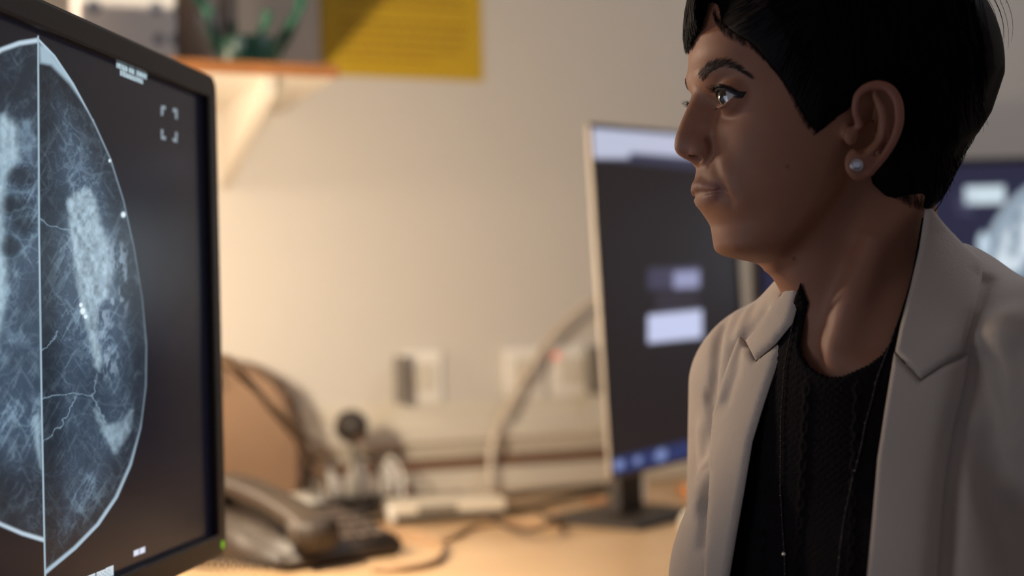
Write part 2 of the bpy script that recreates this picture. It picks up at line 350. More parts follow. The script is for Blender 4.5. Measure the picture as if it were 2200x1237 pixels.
def mid_screen(x, y):
    c = np.zeros(x.shape+(3,)); c[:] = lin((34, 26, 28))*.85
    hd = rect(x, y-(x-1280)*.10, 1266, 262, 1700, 342, 3)
    c = mixc(c, lin((56, 56, 78)), hd); wh = rect(x, y-(x-1280)*.08, 1272, 276, 1700, 322, 4)+rect(x, y, 1272, 300, 1352, 340, 5); c = mixc(c, lin((188, 192, 214)), np.clip(wh, 0, 1))
    sl = y+(x-1400)*.05
    c = mixc(c, lin((72, 68, 92)), rect(x, sl, 1392, 576, 1505, 622, 5)*.8); c = mixc(c, lin((150, 152, 188)), rect(x, sl, 1448, 586, 1502, 622, 5))
    for k in range(4): c = mixc(c, lin((70, 62, 80)), rect(x, sl, 1408, 632+k*11, 1500, 637+k*11, 2)*.7)
    c = mixc(c, lin((198, 204, 236)), rect(x, y+(x-1400)*.10, 1392, 676, 1508, 736, 3))
    bt = y+(x-1310)*.235; c = mixc(c, lin((38, 50, 96)), rect(x, bt, 1300, 986, 1700, 1022, 3))
    for (ix, s) in ((1330, 13), (1370, 10), (1420, 15)): c = mixc(c, lin((120, 135, 185)), 1-ss(np.hypot(x-ix, bt-1003), s*.7, s))
    return c
Rz = Matrix.Rotation(.8957, 4, 'Z') @ Matrix.Rotation(-.0142, 4, 'X') @ Matrix.Rotation(-.0362, 4, 'Y')
MM = Matrix.Translation((.1132, 1.8623, 1.0444)) @ Rz @ Matrix.Translation((.187, 0, 0))
monitor('monitor', MM, .374, .47, .005, .003, .003, mid_screen, 1.0, 'portrait monitor behind the woman\'s face, dark screen with a white bar and small dialog boxes', M_silver, 150, 190, .05, rough=.4, rad=.006)

def right_screen(x, y):
    c = np.zeros(x.shape+(3,)); c[:] = lin((38, 38, 62))
    n = vnoise(x/28, y/28, 3, 4); rr = np.hypot((x-2310)/212, (y-560)/165)
    rr2 = np.hypot((x-2330), (y-600)*.95)
    ins = 1-ss(rr2, 222, 230); c = mixc(c, lin((120, 140, 160)), ins*.85)
    c = mixc(c, lin((190, 205, 216)), (1-ss(np.abs(rr2-218), 3, 12))*.6)
    blob = ss(n, .38, .6)*(1-ss(rr2, 190, 205)); c = mixc(c, lin((215, 228, 238)), blob)
    c = mixc(c, lin((200, 220, 235)), 1-ss(np.hypot((x-2112)/14, (y-525)/32), .6, 1))
    c = mixc(c, lin((205, 222, 232)), rect(x, y+(x-2110)*.03, 2073, 400, 2158, 438, 3))
    for (ix, iy) in ((2062, 428), (2083, 433), (2064, 448), (2084, 450)): c = mixc(c, lin((90, 90, 118)), (1-ss(np.abs(np.hypot((x-ix)/9, (y-iy)/13)-.9), .05, .25))*.6)
    r3 = np.hypot((x-1805)/128, (y-505)/165); c = mixc(c, lin((175, 200, 216)), (1-ss(r3, .96, 1.0))*.8); c = mixc(c, lin((225, 238, 246))*1.5, ss(n, .35, .6)*(1-ss(r3, .85, .95)))
    return c
RM = Matrix.Translation((.393+.30, 2.30, 1.04)) @ Matrix.Rotation(0.0, 4, 'Z')
monitor('monitor', RM, .60, .452, .012, .003, .045, right_screen, 1.0, 'monitor behind the woman\'s shoulder with a navy screen showing a bright round scan', M_black, 260, 200, .06, rough=.4, rad=.006)
LAMP_W = 30.0
# ------------------------------------------------------------------ wall shelf and what stands on it
SHZ = at(600, 168, 1.92)[2]
def wpt(P): # wall coordinates (along, out, z)
    d = np.asarray(P)-np.array([0, WD, 0]); return d@WU, d@WN, P[2]
cx, cd, cz = wpt(at(727, 166, 1.98)); 
SD = .36; d_ = ray(727, 166); tt = ((np.array([0, WD, 0])-C0+WN*SD)@WN)/(d_@WN); Pc = C0+d_*tt; cx, cd, SHZ = wpt(Pc)
sh = empty('wall_shelf', tuple(WU*(cx-.5)+np.array([0, WD, SHZ])), 'white wall shelf with an orange wood front edge above the left monitor', 'shelf')
inv = Matrix.Translation(-sh.location)
M_shelf = mat('shelf_cream', (.52, .47, .40), .6, noise=.03)
wb = lambda n, lo, hi, m, par, bev=.001: box(n, lo, hi, m, par, bev, inv @ WM((0, WD, 0)))
wb('board', (cx-1.0, -SD+.004, SHZ), (cx, -.002, SHZ+.016), M_shelf, sh)
wb('edge_strip', (cx-1.0, -SD, SHZ-.001), (cx+.001, -SD+.0038, SHZ+.018), M_edge, sh)
bx = cx-.104
bmm = bmesh.new(); T = inv @ WM((0, WD, 0))
prof = [(-SD+.01, -.0005), (-SD+.012, -.025), (-.03, -.115), (-.002, -.125), (-.002, -.0005)]
va = [bmm.verts.new(T @ Vector((bx, y, SHZ+z))) for y, z in prof]; vb = [bmm.verts.new(T @ Vector((bx+.016, y, SHZ+z))) for y, z in prof]
bmm.faces.new(va); bmm.faces.new(vb[::-1])
for i in range(5): bmm.faces.new((va[i], va[(i+1) % 5], vb[(i+1) % 5], vb[i]))
bm_obj('bracket', bmm, M_shelf, sh)
def on_shelf(px, out):   # point on top of the shelf seen at column px, `out` metres from the wall
    d = ray(px, 150); t = ((np.array([0, WD, 0])-C0+WN*out)@WN)/(d@WN); p = C0+d*t; p[2] = SHZ+.0182; return p
# green pronged holder
M_green = mat('green_plastic', (.028, .12, .075), .35, noise=.15, nscale=30)
gp = on_shelf(534, .26); gh = empty('pot', tuple(gp), 'small green pot on the shelf with green prongs spreading from its rim', 'pot')
lathe('bowl', [(.0, 0), (.041, 0), (.043, .004), (.046, .046), (.045, .048), (.042, .044), (.039, .006), (0, .005)], M_green, gh)
for (dx, hz, lean, tw) in ((-.03, .085, -.035, 0), (.03, .075, .045, 0), (.012, .05, .02, -.02), (-.014, .045, -.012, .02), (.036, .05, .02, .02), (-.036, .06, -.01, -.02)):
    tube('prong', [(dx*1.1, tw, .03), (dx*1.3+lean*.3, tw*1.2, .03+hz*.4), (dx*1.2+lean*.8, tw*1.2, .03+hz*.75), (dx*1.2+lean, tw*1.2, .035+hz)], [.005, .005, .006, .009], M_green, gh)
lathe('pale_badge', [(0, 0), (.009, 0), (.009, .002), (0, .003)], mat('pale_green', (.3, .45, .4), .3, noise=.1), gh, 20, Matrix.Translation((-.005, -.0445, .034)) @ Matrix.Rotation(math.radians(90), 4, 'X'), 1, 1.35)
# patterned pale tissue box with grey marks
def motif_mat():
    m = bpy.data.materials.new('patterned_card'); m.use_nodes = True; N = m.node_tree.nodes; L = m.node_tree.links
    tc = N.new('ShaderNodeTexCoord'); v = N.new('ShaderNodeTexVoronoi'); v.inputs['Scale'].default_value = 26; v.inputs['Randomness'].default_value = .35
    cr = N.new('ShaderNodeValToRGB'); cr.color_ramp.elements[0].position = .22; cr.color_ramp.elements[1].position = .32
    cr.color_ramp.elements[0].color = (.22, .24, .30, 1); cr.color_ramp.elements[1].color = (.86, .82, .80, 1)
    L.new(tc.outputs['Object'], v.inputs['Vector']); L.new(v.outputs['Distance'], cr.inputs[0]); b = N['Principled BSDF']; L.new(cr.outputs[0], b.inputs['Base Color']); b.inputs['Roughness'].default_value = .8
    return m
tp = on_shelf(276, .2); tbx = empty('tissue_box', tuple(tp), 'pale box printed with small grey motifs, standing on the shelf', 'box')
RW = Matrix.Rotation(WY, 4, 'Z')
box('carton', (-.075, -.055, 0), (.062, .055, .16), motif_mat(), tbx, .006, RW)
box('opening', (-.05, -.02, .1595), (.04, .02, .1615), M_dark, tbx, .0005, RW)
tube('tissue', [(-.02, 0, .155), (-.01, .005, .185), (.0, -.01, .215)], [.02, .03, .004], M_white, tbx)
vp = on_shelf(413, .15); va_ = empty('jar', tuple(vp), 'brown-grey glass jar on the shelf beside the patterned box', 'jar')
lathe('body', [(0, 0), (.028, 0), (.031, .004), (.03, .09), (.022, .12), (.02, .15), (0, .151)], mat('brown_glaze', (.34, .24, .18), .35, noise=.1), va_)
lathe('lid', [(0, .1512), (.022, .1512), (.022, .17), (0, .172)], M_grey, va_)
vp = on_shelf(449, .13); vb_ = empty('bottle', tuple(vp), 'pale grey bottle on the shelf left of the green pot', 'bottle')
lathe('body', [(0, 0), (.015, 0), (.017, .003), (.017, .11), (.012, .13), (.012, .15), (0, .151)], mat('grey_glaze', (.55, .50, .50), .3, noise=.05), vb_)
lathe('cap', [(0, .1512), (.014, .1512), (.014, .168), (0, .169)], M_white, vb_)
vp = on_shelf(480, .085); vc_ = empty('binder', tuple(vp), 'narrow dark grey folder standing upright behind the green pot', 'folder')
box('cover', (-.012, -.06, 0), (.012, .06, .2), mat('folder_card', (.34, .29, .26), .7, noise=.05), vc_, .002, RW); box('paper_block', (-.008, -.057, .004), (.008, .055, .2005), M_white, vc_, .001, RW)

# yellow notice on the wall
def rectwall(p1, p2, z0, z1, th, m, name):
    pass
a = wpt(on_wall(692, 160, .002)); b = wpt(on_wall(1038, 168, .002)); zt = a[2]+.21
M_yel = mat('yellow_paper', (.50, .315, .006), .7, noise=.02)
nt_ = empty('notice', tuple(on_wall(865, 164, 0)), 'yellow paper notice with printed lines, taped on the wall right of the shelf', 'notice')
inv = Matrix.Translation(-nt_.location)
box('sheet', (a[0], -.0025, a[2]), (b[0], -.001, zt), M_yel, nt_, 0, inv @ WM((0, WD, 0)))
lm_ = bmesh.new(); W_ = b[0]-a[0]
for k in range(11):
    z = a[2]+.03+k*.0155; x0 = a[0]+.035; x = x0
    if k == 5:
        bm_obj('text_block', lm_, mat('notice_ink', (.27, .14, .01), .8, noise=.05), nt_); lm_ = bmesh.new(); continue
    while x < b[0]-.04-(.05 if k % 5 == 0 else 0):
        wl = random.uniform(.008, .022); bm_box(lm_, (x, -.0030, z), (min(x+wl, b[0]-.03), -.0026, z+.0042), 0, 1, inv @ WM((0, WD, 0))); x += wl+.004
bm_obj('text_block', lm_, mat('notice_ink', (.27, .14, .01), .8, noise=.05), nt_)

# ------------------------------------------------------------------ cable trunking on the wall with sockets
def wq(px, py, off=.0): return wpt(on_wall(px, py, off))
tr = empty('cable_trunking', tuple(on_wall(1000, 1000, 0)), 'cream cable trunking running along the wall above the desk', 'trunking')
inv = Matrix.Translation(-tr.location); TW = inv @ WM((0, WD, 0))
za = wq(1060, 985)[2]
zl = max(za-.072, DESKZ+.0015)
box('backplate', (-1.3, -.012, zl), (.42, -.001, za+.105), M_cream, tr, .002, TW)
box('upper_rail', (-1.3, -.030, za+.035), (.42, -.0125, za+.062), M_cream, tr, .003, TW)
box('lower_cover', (-1.3, -.034, zl), (.42, -.0125, za-.012), M_cream, tr, .004, TW)
tag(box('groove', (-1.3, -.024, za-.011), (.42, -.0125, za+.008), mat('groove_brown', (.16, .075, .035), .7, noise=.1), tr, .001, TW), 'brown strip in the trunking')
names = ['left of the three above the trunking', 'middle one of the three above the trunking', 'beside the portrait monitor']
for k, (px, lab) in enumerate(((905, 'white wall socket above the trunking, nearest the black ball microphone'), (1125, 'white wall socket above the trunking, behind the hanging cable'), (1222, 'white wall socket with a small red light next to the portrait monitor'))):
    s = wq(px, 880); base = on_wall(px, 880, 0); so = empty('wall_socket', tuple(base), lab, 'socket', 'sockets above the trunking')
    T = Matrix.Translation(-so.location) @ WM((0, WD, 0)); zc = za+.105
    box('plate', (s[0]-.036, -.012, zc), (s[0]+.036, -.001, zc+.085), M_white, so, .003, T)
    box('insert', (s[0]-.022, -.0155, zc+.018), (s[0]+.022, -.0122, zc+.067), M_cream, so, .002, T)
    if k == 0: box('plug', (s[0]-.052, -.05, zc+.0), (s[0]-.037, -.0125, zc+.08), M_grey, so, .003, T)
    if k == 2:
        q = wq(1190, 822)
        rb = lathe('indicator', [(0, 0), (.005, 0), (.0045, .003), (0, .004)], mat('red_light', (.5, .05, .03), emit=(1, .12, .08), estr=.9), so, 14, T @ Matrix.Translation((q[0], -.0125, zc+.07)) @ Matrix.Rotation(math.radians(90), 4, 'X'))
        box('plug', (s[0]+.028, -.045, zc+.0), (s[0]+.044, -.0125, zc+.085), M_grey, so, .003, T)

# ------------------------------------------------------------------ desk lamp: the light of this corner, its head behind the left monitor
lb = on_z(716, 1126, DESKZ); lb = np.array([lb[0], lb[1], DESKZ])
lp = empty('desk_lamp', tuple(lb), 'dark jointed desk lamp shining behind the left monitor', 'lamp')
rel = lambda p: np.array(p)-lb
M_cabl = mat('lamp_arm_metal', (.16, .10, .06), .4, metal=.3, noise=.1)
LD = Vector((.35, 1, .15)).normalized()
lathe('base', [(0, 0), (.05, 0), (.052, .006), (.047, .012), (.015, .022), (0, .022)], M_dark, lp)
elbow = at(690, 1004, 2.04); 
tube('lower_arm', [rel([lb[0], lb[1], DESKZ+.02]), rel(elbow)], .004, M_cabl, lp, sub=0)
tube('upper_arm', [rel(elbow), rel(at(495, 772, 1.72)), rel(LAMP)-np.array(LD)*.055], .0045, M_cabl, lp, sub=0)
tube('spring', [rel(elbow+np.array([0, -.01, .03])), rel(at(500, 800, 1.71)), rel(LAMP)-np.array(LD)*.03+np.array([.02, 0, 0])], .0025, M_cabl, lp, sub=0)
lathe('joint', [(0, -.008), (.009, -.008), (.009, .008), (0, .008)], M_cabl, lp, 20, Matrix.Translation(Vector(rel(elbow))) @ Matrix.Rotation(math.radians(90), 4, 'X'))
hd = lathe('lamp_shade', [(.018, .06), (.022, .058), (.03, .045), (.05, .01), (.058, -.03), (.057, -.03), (.048, .008), (.028, .04), (.018, .05)], M_dark, lp, 32, Matrix.Translation(Vector(rel(LAMP))) @ (-LD).to_track_quat('Z', 'Y').to_matrix().to_4x4())
g = bmesh.new(); bmesh.ops.create_uvsphere(g, u_segments=20, v_segments=12, radius=.022); bmesh.ops.translate(g, verts=g.verts, vec=Vector(rel(LAMP))+LD*-.01)
bm_obj('bulb', g, mat('bulb_glass', (1, .9, .7), .3, emit=(1.0, .72, .42), estr=6), lp, True)
light('lamp_light', 'POINT', tuple(Vector(LAMP)+LD*.016), LAMP_W, WARM, .02)

# ------------------------------------------------------------------ brown paper bag behind the phone
bg = on_z(560, 1124, DESKZ); bag = empty('paper_bag', (bg[0], bg[1], DESKZ), 'tan paper bag standing behind the desk phone', 'bag')
M_tan = mat('tan_paper', (.15, .088, .05), .8, noise=.12, nscale=14, bump=.4, bscale=40)
bY = bg[1]; ol = [(455, 1085), (455, 800)]+[tuple(q) for q in spline([(460, 780), (490, 772), (545, 785), (592, 812), (625, 856), (645, 915), (655, 985), (652, 1040)], 4)]+[(650, 1085)]
pts = [at(x, y, bY)-np.array([bg[0], bg[1], DESKZ]) for x, y in ol]
zz = min(p[2] for p in pts)
fr = []; 
for p in pts: p[2] = max(p[2], 0)
V = []; F = []; n = len(pts)
for (sc_, dy) in ((.97, -.05), (1.0, -.04), (1.0, .04), (.97, .05)):
    for p in pts: V.append((p[0]*sc_+rng.normal()*.0015, dy, p[2]*sc_ if p[2] > 0 else 0))
for l in range(3):
    for k in range(n): F.append((l*n+k, l*n+(k+1) % n, (l+1)*n+(k+1) % n, (l+1)*n+k))
F.append(tuple(range(n))[::-1]); F.append(tuple(3*n+k for k in range(n)))
bo = mesh_np('bag_body', V, F, M_tan, bag, False)
tube('carry_handle', [(pts[3][0]-.03, -.052, pts[3][2]-.03), (pts[3][0]-.02, -.058, pts[3][2]+.012), (pts[3][0]+.012, -.06, pts[3][2]+.012), (pts[3][0]+.02, -.052, pts[3][2]-.04)], .002, M_dark, bag)

# ------------------------------------------------------------------ ball-headed microphone on a stem
mcY = 1.98; mp = on_z(772, 1105, DESKZ); mcY = mp[1]
mic = empty('microphone', (mp[0], mp[1], DESKZ), 'small dark ball-headed microphone on a thin stem standing on the desk', 'microphone')
o_ = np.array([mp[0], mp[1], DESKZ]); hc = at(755, 916, mcY)-o_
lathe('stand_base', [(0, 0), (.03, 0), (.032, .004), (.012, .012), (.006, .02), (0, .02)], M_dark, mic)
tube('stem', [(0, 0, .015), (.001, 0, .05), tuple(hc*np.array([.55, 1, .75])), tuple(hc+np.array([.006, 0, -.02]))], [.005, .004, .005, .008], M_grey, mic)
g = bmesh.new(); bmesh.ops.create_uvsphere(g, u_segments=28, v_segments=18, radius=.026)
for v in g.verts: v.co = v.co*(1+.02*math.sin(v.co.x*900)*math.sin(v.co.z*900))+Vector(hc)
bm_obj('ball_head', g, M_dark, mic, True)
lathe('collar_ring', [(.0, 0), (.013, 0), (.015, .004), (.012, .012), (0, .012)], mat('brown_ring', (.14, .06, .03), .5, noise=.1), mic, 20, Matrix.Translation(Vector(hc+np.array([.008, -.004, -.022]))))

# ------------------------------------------------------------------ desk phone
ph0 = on_z(640, 1194, DESKZ); phone = empty('desk_phone', (ph0[0], ph0[1], DESKZ), 'dark grey corded desk phone with its handset on the cradle', 'phone')
O = np.array([ph0[0], ph0[1], DESKZ])
M_ph = mat('phone_plastic', (.040, .028, .020), .5, noise=.05); M_key = mat('phone_keys', (.085, .06, .048), .5, noise=.05)
# phone frame: x to its right, y to its back; wedge rising toward the back
ang = math.radians(42); T = Matrix.Rotation(ang, 4, 'Z')
def wedge(name, x0, x1, y0, y1, z0, z1, m, par, zb=0, bev=.006):
    b_ = bmesh.new(); vs = [b_.verts.new((x, y, z)) for x, y, z in ((x0, y0, zb), (x1, y0, zb), (x1, y1, zb), (x0, y1, zb), (x0, y0, z0), (x1, y0, z0), (x1, y1, z1), (x0, y1, z1))]
    for f in ((0, 3, 2, 1), (4, 5, 6, 7), (0, 1, 5, 4), (1, 2, 6, 5), (2, 3, 7, 6), (3, 0, 4, 7)): b_.faces.new([vs[i] for i in f])
    if bev: bmesh.ops.bevel(b_, geom=b_.edges[:], offset=bev, segments=3, affect='EDGES')
    bmesh.ops.transform(b_, matrix=T, verts=b_.verts); return bm_obj(name, b_, m, par, True)
PZ = lambda y: .022+(y+.10)*.22
wedge('base', -.085, .095, -.10, .11, .022, PZ(.11), M_ph, phone)
def onface(x0, x1, y0, y1, h, m, name, par): return wedge(name, x0, x1, y0, y1, PZ(y0)+h, PZ(y1)+h, m, par, PZ(y0)-.004, .0015)
kp = bmesh.new()
for i in range(5):
    for j in range(4):
        x = -.008+j*.024; y = -.085+i*.024
        z = PZ(y)-.002; gm = T @ Matrix.Translation((x, y, z+.002)) @ Matrix.Rotation(math.atan(.22), 4, 'X'); bm_box(kp, (0, 0, 0), (.017, .015, .0045), .001, 1, gm)
bm_obj('keypad', kp, M_key, phone)
onface(-.005, .088, .05, .095, .003, mat('phone_display', (.72, .68, .6), .35, noise=.02), 'paper_label', phone)
onface(-.012, .092, .040, .047, .003, M_dark, 'button_strip', phone)
hx = -.052; hp = [(hx, -.125, .044), (hx, -.095, .060), (hx, -.03, .077), (hx, .05, .090), (hx, .10, .089), (hx, .13, .080)]
hs = spline(hp, 8); V = []; F = []; n = 20
for i, p in enumerate(hs):
    t = i/(len(hs)-1); wd = .021+.009*abs(2*t-1)**2; hg = .012+.008*abs(2*t-1)**3
    for k in range(n):
        a_ = 2*math.pi*k/n; ca, sa = math.cos(a_), math.sin(a_); V.append(tuple(T @ Vector((p[0]+wd*math.copysign(abs(ca)**.6, ca), p[1], p[2]+hg*math.copysign(abs(sa)**.6, sa)))))
for i in range(len(hs)-1):
    for k in range(n): F.append((i*n+k, i*n+(k+1) % n, (i+1)*n+(k+1) % n, (i+1)*n+k))
F.append(tuple(range(n))[::-1]); F.append(tuple((len(hs)-1)*n+k for k in range(n)))
hsx = mesh_np('handset', V, F, M_ph, phone)
for yy in (-.105, .115):
    lathe('ear_cup' if yy > 0 else 'mouth_cup', [(0, -.028), (.022, -.028), (.026, -.02), (.027, 0), (0, 0)], M_ph, hsx, 24, T @ Matrix.Translation((hx, yy, .060 if yy < 0 else .082)))
cp = []
for i in range(120):
    t = i/119; a_ = t*2*math.pi*22; cen_ = Vector((-.10-.05*math.sin(t*3.1), -.12+.22*t, .012)); cp.append(tuple(T @ (cen_+Vector((.006*math.cos(a_), 0, .006*math.sin(a_)+.002)))))
tube('coiled_cord', cp, .0016, M_dark, phone, 6, 3)

# ------------------------------------------------------------------ cables and small things on the desk
def cable(pts, rad, m, lab, name='cable', group='loose cables on the desk'):
    P = []
    for q in pts:
        c_ = on_z(q[0], q[1], DESKZ+rad+(q[2] if len(q) > 2 else 0)); o_ = (c_-np.array([0, WD, 0]))@WN; c_ = c_+WN*max(0, .042+rad-o_); P.append(c_)
    b0 = P[0].copy(); o = empty  # single mesh thing
    pts_ = [p-b0 for p in P]
    V, F = tube_data(spline(pts_, 10), rad, 10); c = mesh_np(name, V, F, m); c.location = b0
    return tag(c, lab, 'cable', group)
M_cab = mat('brown_cable', (.07, .04, .022), .5, noise=.1); M_cabp = mat('beige_cable', (.40, .25, .14), .5, noise=.05); M_clear = mat('clear_cable', (.50, .42, .33), .3, noise=.05)
cable([(800, 1222), (870, 1220), (935, 1205), (950, 1175), (915, 1150), (860, 1140)], .0045, M_cabp, 'beige cable looping on the desk right of the phone')
cable([(820, 1125), (880, 1155), (960, 1158), (1020, 1130), (1120, 1120), (1190, 1128), (1215, 1112), (1190, 1096)], .004, M_cabp, 'beige cable lying in a wide loop below the flat white box')
cable([(712, 1098), (718, 1116), (752, 1128), (840, 1108), (930, 1080)], .0045, M_dark, 'dark cable curling from the lamp foot past the white plugs')
cable([(930, 1068), (1000, 1075), (1060, 1070), (1150, 1058), (1300, 1042)], .004, M_dark, 'dark cable running along the wall towards the portrait monitor')
cable([(1010, 1098), (1120, 1092), (1200, 1075), (1260, 1062), (1330, 1050)], .005, M_cab, 'brown cable from the flat white box to the portrait monitor')
cable([(1050, 1112, .012), (1110, 1136, .014), (1165, 1134, .014), (1182, 1116, .010), (1160, 1100, .002)], .003, M_cab, 'thin brown cable bending under the portrait monitor')
cable([(780, 1060), (860, 1040+20), (930, 1068), (990, 1062)], .0055, M_dark, 'thick dark cable arching behind the flat white box')
cable([(1260, 1075), (1330, 1080), (1400, 1085), (1475, 1095)], .003, M_edge, 'thin orange-brown cable in front of the portrait monitor')
# hanging clear cable
hc0 = on_wall(1058, 1040, .05); pts_ = [on_wall(1058, 1046, .06), on_wall(1056, 980, .05), on_wall(1070, 920, .05), on_wall(1100, 860, .045), on_wall(1140, 790, .045), on_wall(1190, 715, .045), on_wall(1260, 655, .05), on_wall(1340, 610, .05)]
pts_[0][2] = DESKZ+.008
V, F = tube_data(spline([p-pts_[0] for p in pts_], 10), .006, 12); c = mesh_np('cable', V, F, M_clear); c.location = pts_[0]; tag(c, 'grey translucent cable rising in a curve from the desk to behind the portrait monitor', 'cable')
# flat white docking box
fb = on_z(940, 1112, DESKZ); dk = empty('docking_box', (fb[0], fb[1], DESKZ), 'flat white box with a dark base lying among the cables', 'box')
T = Matrix.Rotation(WY-.12, 4, 'Z'); box('cover', (-.075, -.05, .012), (.095, .04, .030), M_cream, dk, .004, T); box('base', (-.072, -.047, 0), (.092, .037, .0118), M_dark, dk, .002, T)
box('socket_panel', (-.04, -.0515, .015), (.02, -.0502, .026), M_grey, dk, .0005, T)
# power strip with white plugs
ps = on_z(765, 1095, DESKZ); st = empty('power_strip', (ps[0], ps[1], DESKZ), 'dark power strip on the desk under the white plugs', 'power strip')
T = Matrix.Rotation(WY, 4, 'Z'); box('body', (-.11, -.02, 0), (.10, .02, .022), M_dark, st, .004, T); box('switch', (.08, -.008, .0222), (.095, .008, .026), mat('red_switch', (.3, .05, .03), .4, noise=.1), st, .001, T)
labs = ['white plug in the power strip nearest the lamp arm, tall and narrow', 'white plug in the power strip, second from the bag', 'white plug in the power strip right under the ball microphone', 'white plug in the power strip farthest from the bag']
for k, (dx, hh, ti) in enumerate(((-.09, .05, .1), (-.045, .045, -.1), (0, .05, .25), (.05, .045, .15))):
    p = np.array([ps[0], ps[1], DESKZ])+WU*dx; pl = empty('plug', (p[0], p[1], DESKZ+.0222), labs[k], 'plug', 'white plugs in the power strip')
    lathe('plug_body', [(0, 0), (.017, 0), (.020, .004), (.018, hh*.6), (.009, hh), (0, hh+.002)], M_white, pl, 20, Matrix.Rotation(ti*.3, 4, 'Y'))
    tube('plug_cord', [(ti*hh*.3, 0, hh), (ti*.05, -.01, hh+.014), (ti*.12+.01, -.035, hh-.01), (ti*.1+.015, -.05, -.012)], .003, M_white if k % 2 else M_dark, pl)
wp = on_z(862, 1122, DESKZ); bt = empty('adapter', (wp[0], wp[1], DESKZ), 'small rounded white power adapter left of the flat white box', 'adapter')
box('adapter_body', (-.02, -.016, 0), (.02, .016, .026), M_white, bt, .009, T); tube('adapter_cord', [(.018, 0, .012), (.04, .01, .008), (.06, .02, .004)], .002, M_white, bt)
# by the foot of the portrait monitor
wp = on_z(1371, 1085, DESKZ); bt = empty('bottle', (wp[0], wp[1], DESKZ), 'small cream bottle at the foot of the portrait monitor', 'bottle')
lathe('body', [(0, 0), (.0135, 0), (.0145, .003), (.0145, .036), (.008, .044), (0, .044)], M_white, bt); lathe('cap', [(0, .0442), (.009, .0442), (.009, .054), (0, .055)], M_cream, bt)
wp = on_z(1490, 1064, DESKZ); bt = empty('tape_roll', (wp[0], wp[1], DESKZ), 'small orange roll of tape beside the cream bottle', 'tape')
lathe('core', [(.012, 0), (.014, 0), (.014, .02), (.012, .02), (.012, 0)], M_cream, bt); lathe('tape', [(.0142, 0), (.025, 0), (.025, .019), (.0142, .019), (.0142, 0)], mat('orange_tape', (.6, .25, .08), .4, noise=.05), bt)
wp = on_z(1498, 1132, DESKZ); bt = empty('mouse', (wp[0], wp[1], DESKZ), 'small pale computer mouse partly behind the woman\'s sleeve', 'mouse')
g = bmesh.new(); bmesh.ops.create_uvsphere(g, u_segments=24, v_segments=14, radius=1)
for v in g.verts: v.co = Vector((v.co.x*.026, v.co.y*.045, max(v.co.z, -.05)*.026+.0015))
bm_obj('shell', g, M_cream, bt, True); box('scroll_wheel', (-.002, -.03, .018), (.002, -.02, .0265), M_grey, bt, .001)
# ================================================================== the woman
# head frame in millimetres: F forward, Sd to her left (towards the camera), Z up
HA = math.radians(8)
Fv = np.array([-math.cos(HA), -math.sin(HA), 0]); Sv = np.array([math.sin(HA), -math.cos(HA), 0]); Zv = np.array([0, 0, 1.])
HO = at(1800, 250, 1.0)
HB = np.stack([Fv, Sv, Zv])                       # rows
def w2h(P): return (np.asarray(P)-HO)@HB.T*1000
def h2w(P): return HO+np.asarray(P)@HB/1000
CH = w2h(C0)                                      # the camera in head coordinates
def hdir(px, py): return ray(px, py)@HB.T
def H(px, py, s=0.0):                             # pixel -> point of the plane Sd = s
    d = hdir(px, py); t = (s-CH[1])/d[..., 1]; return CH+d*(t[..., None] if np.ndim(t) else t)
f32 = np.float32
def length(x, y, z): return np.sqrt(x*x+y*y+z*z)
def ell(c, r):
    c = np.array(c, f32); r = np.array(r, f32)
    def fn(x, y, z):
        a, b, g = (x-c[0])/r[0], (y-c[1])/r[1], (z-c[2])/r[2]; k0 = length(a, b, g); k1 = length(a/r[0], b/r[1], g/r[2]); return k0*(k0-1)/np.maximum(k1, 1e-6)
    return fn, (c-r, c+r)
def cap(a, b, ra, rb=None):
    a = np.array(a, f32); b = np.array(b, f32); rb = ra if rb is None else rb; e = b-a; ee = f32(e@e+1e-9)
    def fn(x, y, z):
        X, Y, Z = x-a[0], y-a[1], z-a[2]; t = np.clip((X*e[0]+Y*e[1]+Z*e[2])/ee, 0, 1)
        return length(X-t*e[0], Y-t*e[1], Z-t*e[2])-(f32(ra)+t*f32(rb-ra))
    return fn, (np.minimum(a, b)-max(ra, rb), np.maximum(a, b)+max(ra, rb))
def chain(pts, rad, k=0):
    segs = [cap(pts[i], pts[i+1], rad[i], rad[i+1]) for i in range(len(pts)-1)]
    def fn(x, y, z):
        d = segs[0][0](x, y, z)
        for s in segs[1:]:
            d = np.minimum(d, s[0](x, y, z))
        return d
    return fn, (np.min([s[1][0] for s in segs], 0), np.max([s[1][1] for s in segs], 0))
def smin(a, b, k):
    if k <= 0: return np.minimum(a, b)
    h = np.clip(.5+.5*(b-a)/k, 0, 1); return b+(a-b)*h-k*h*(1-h)
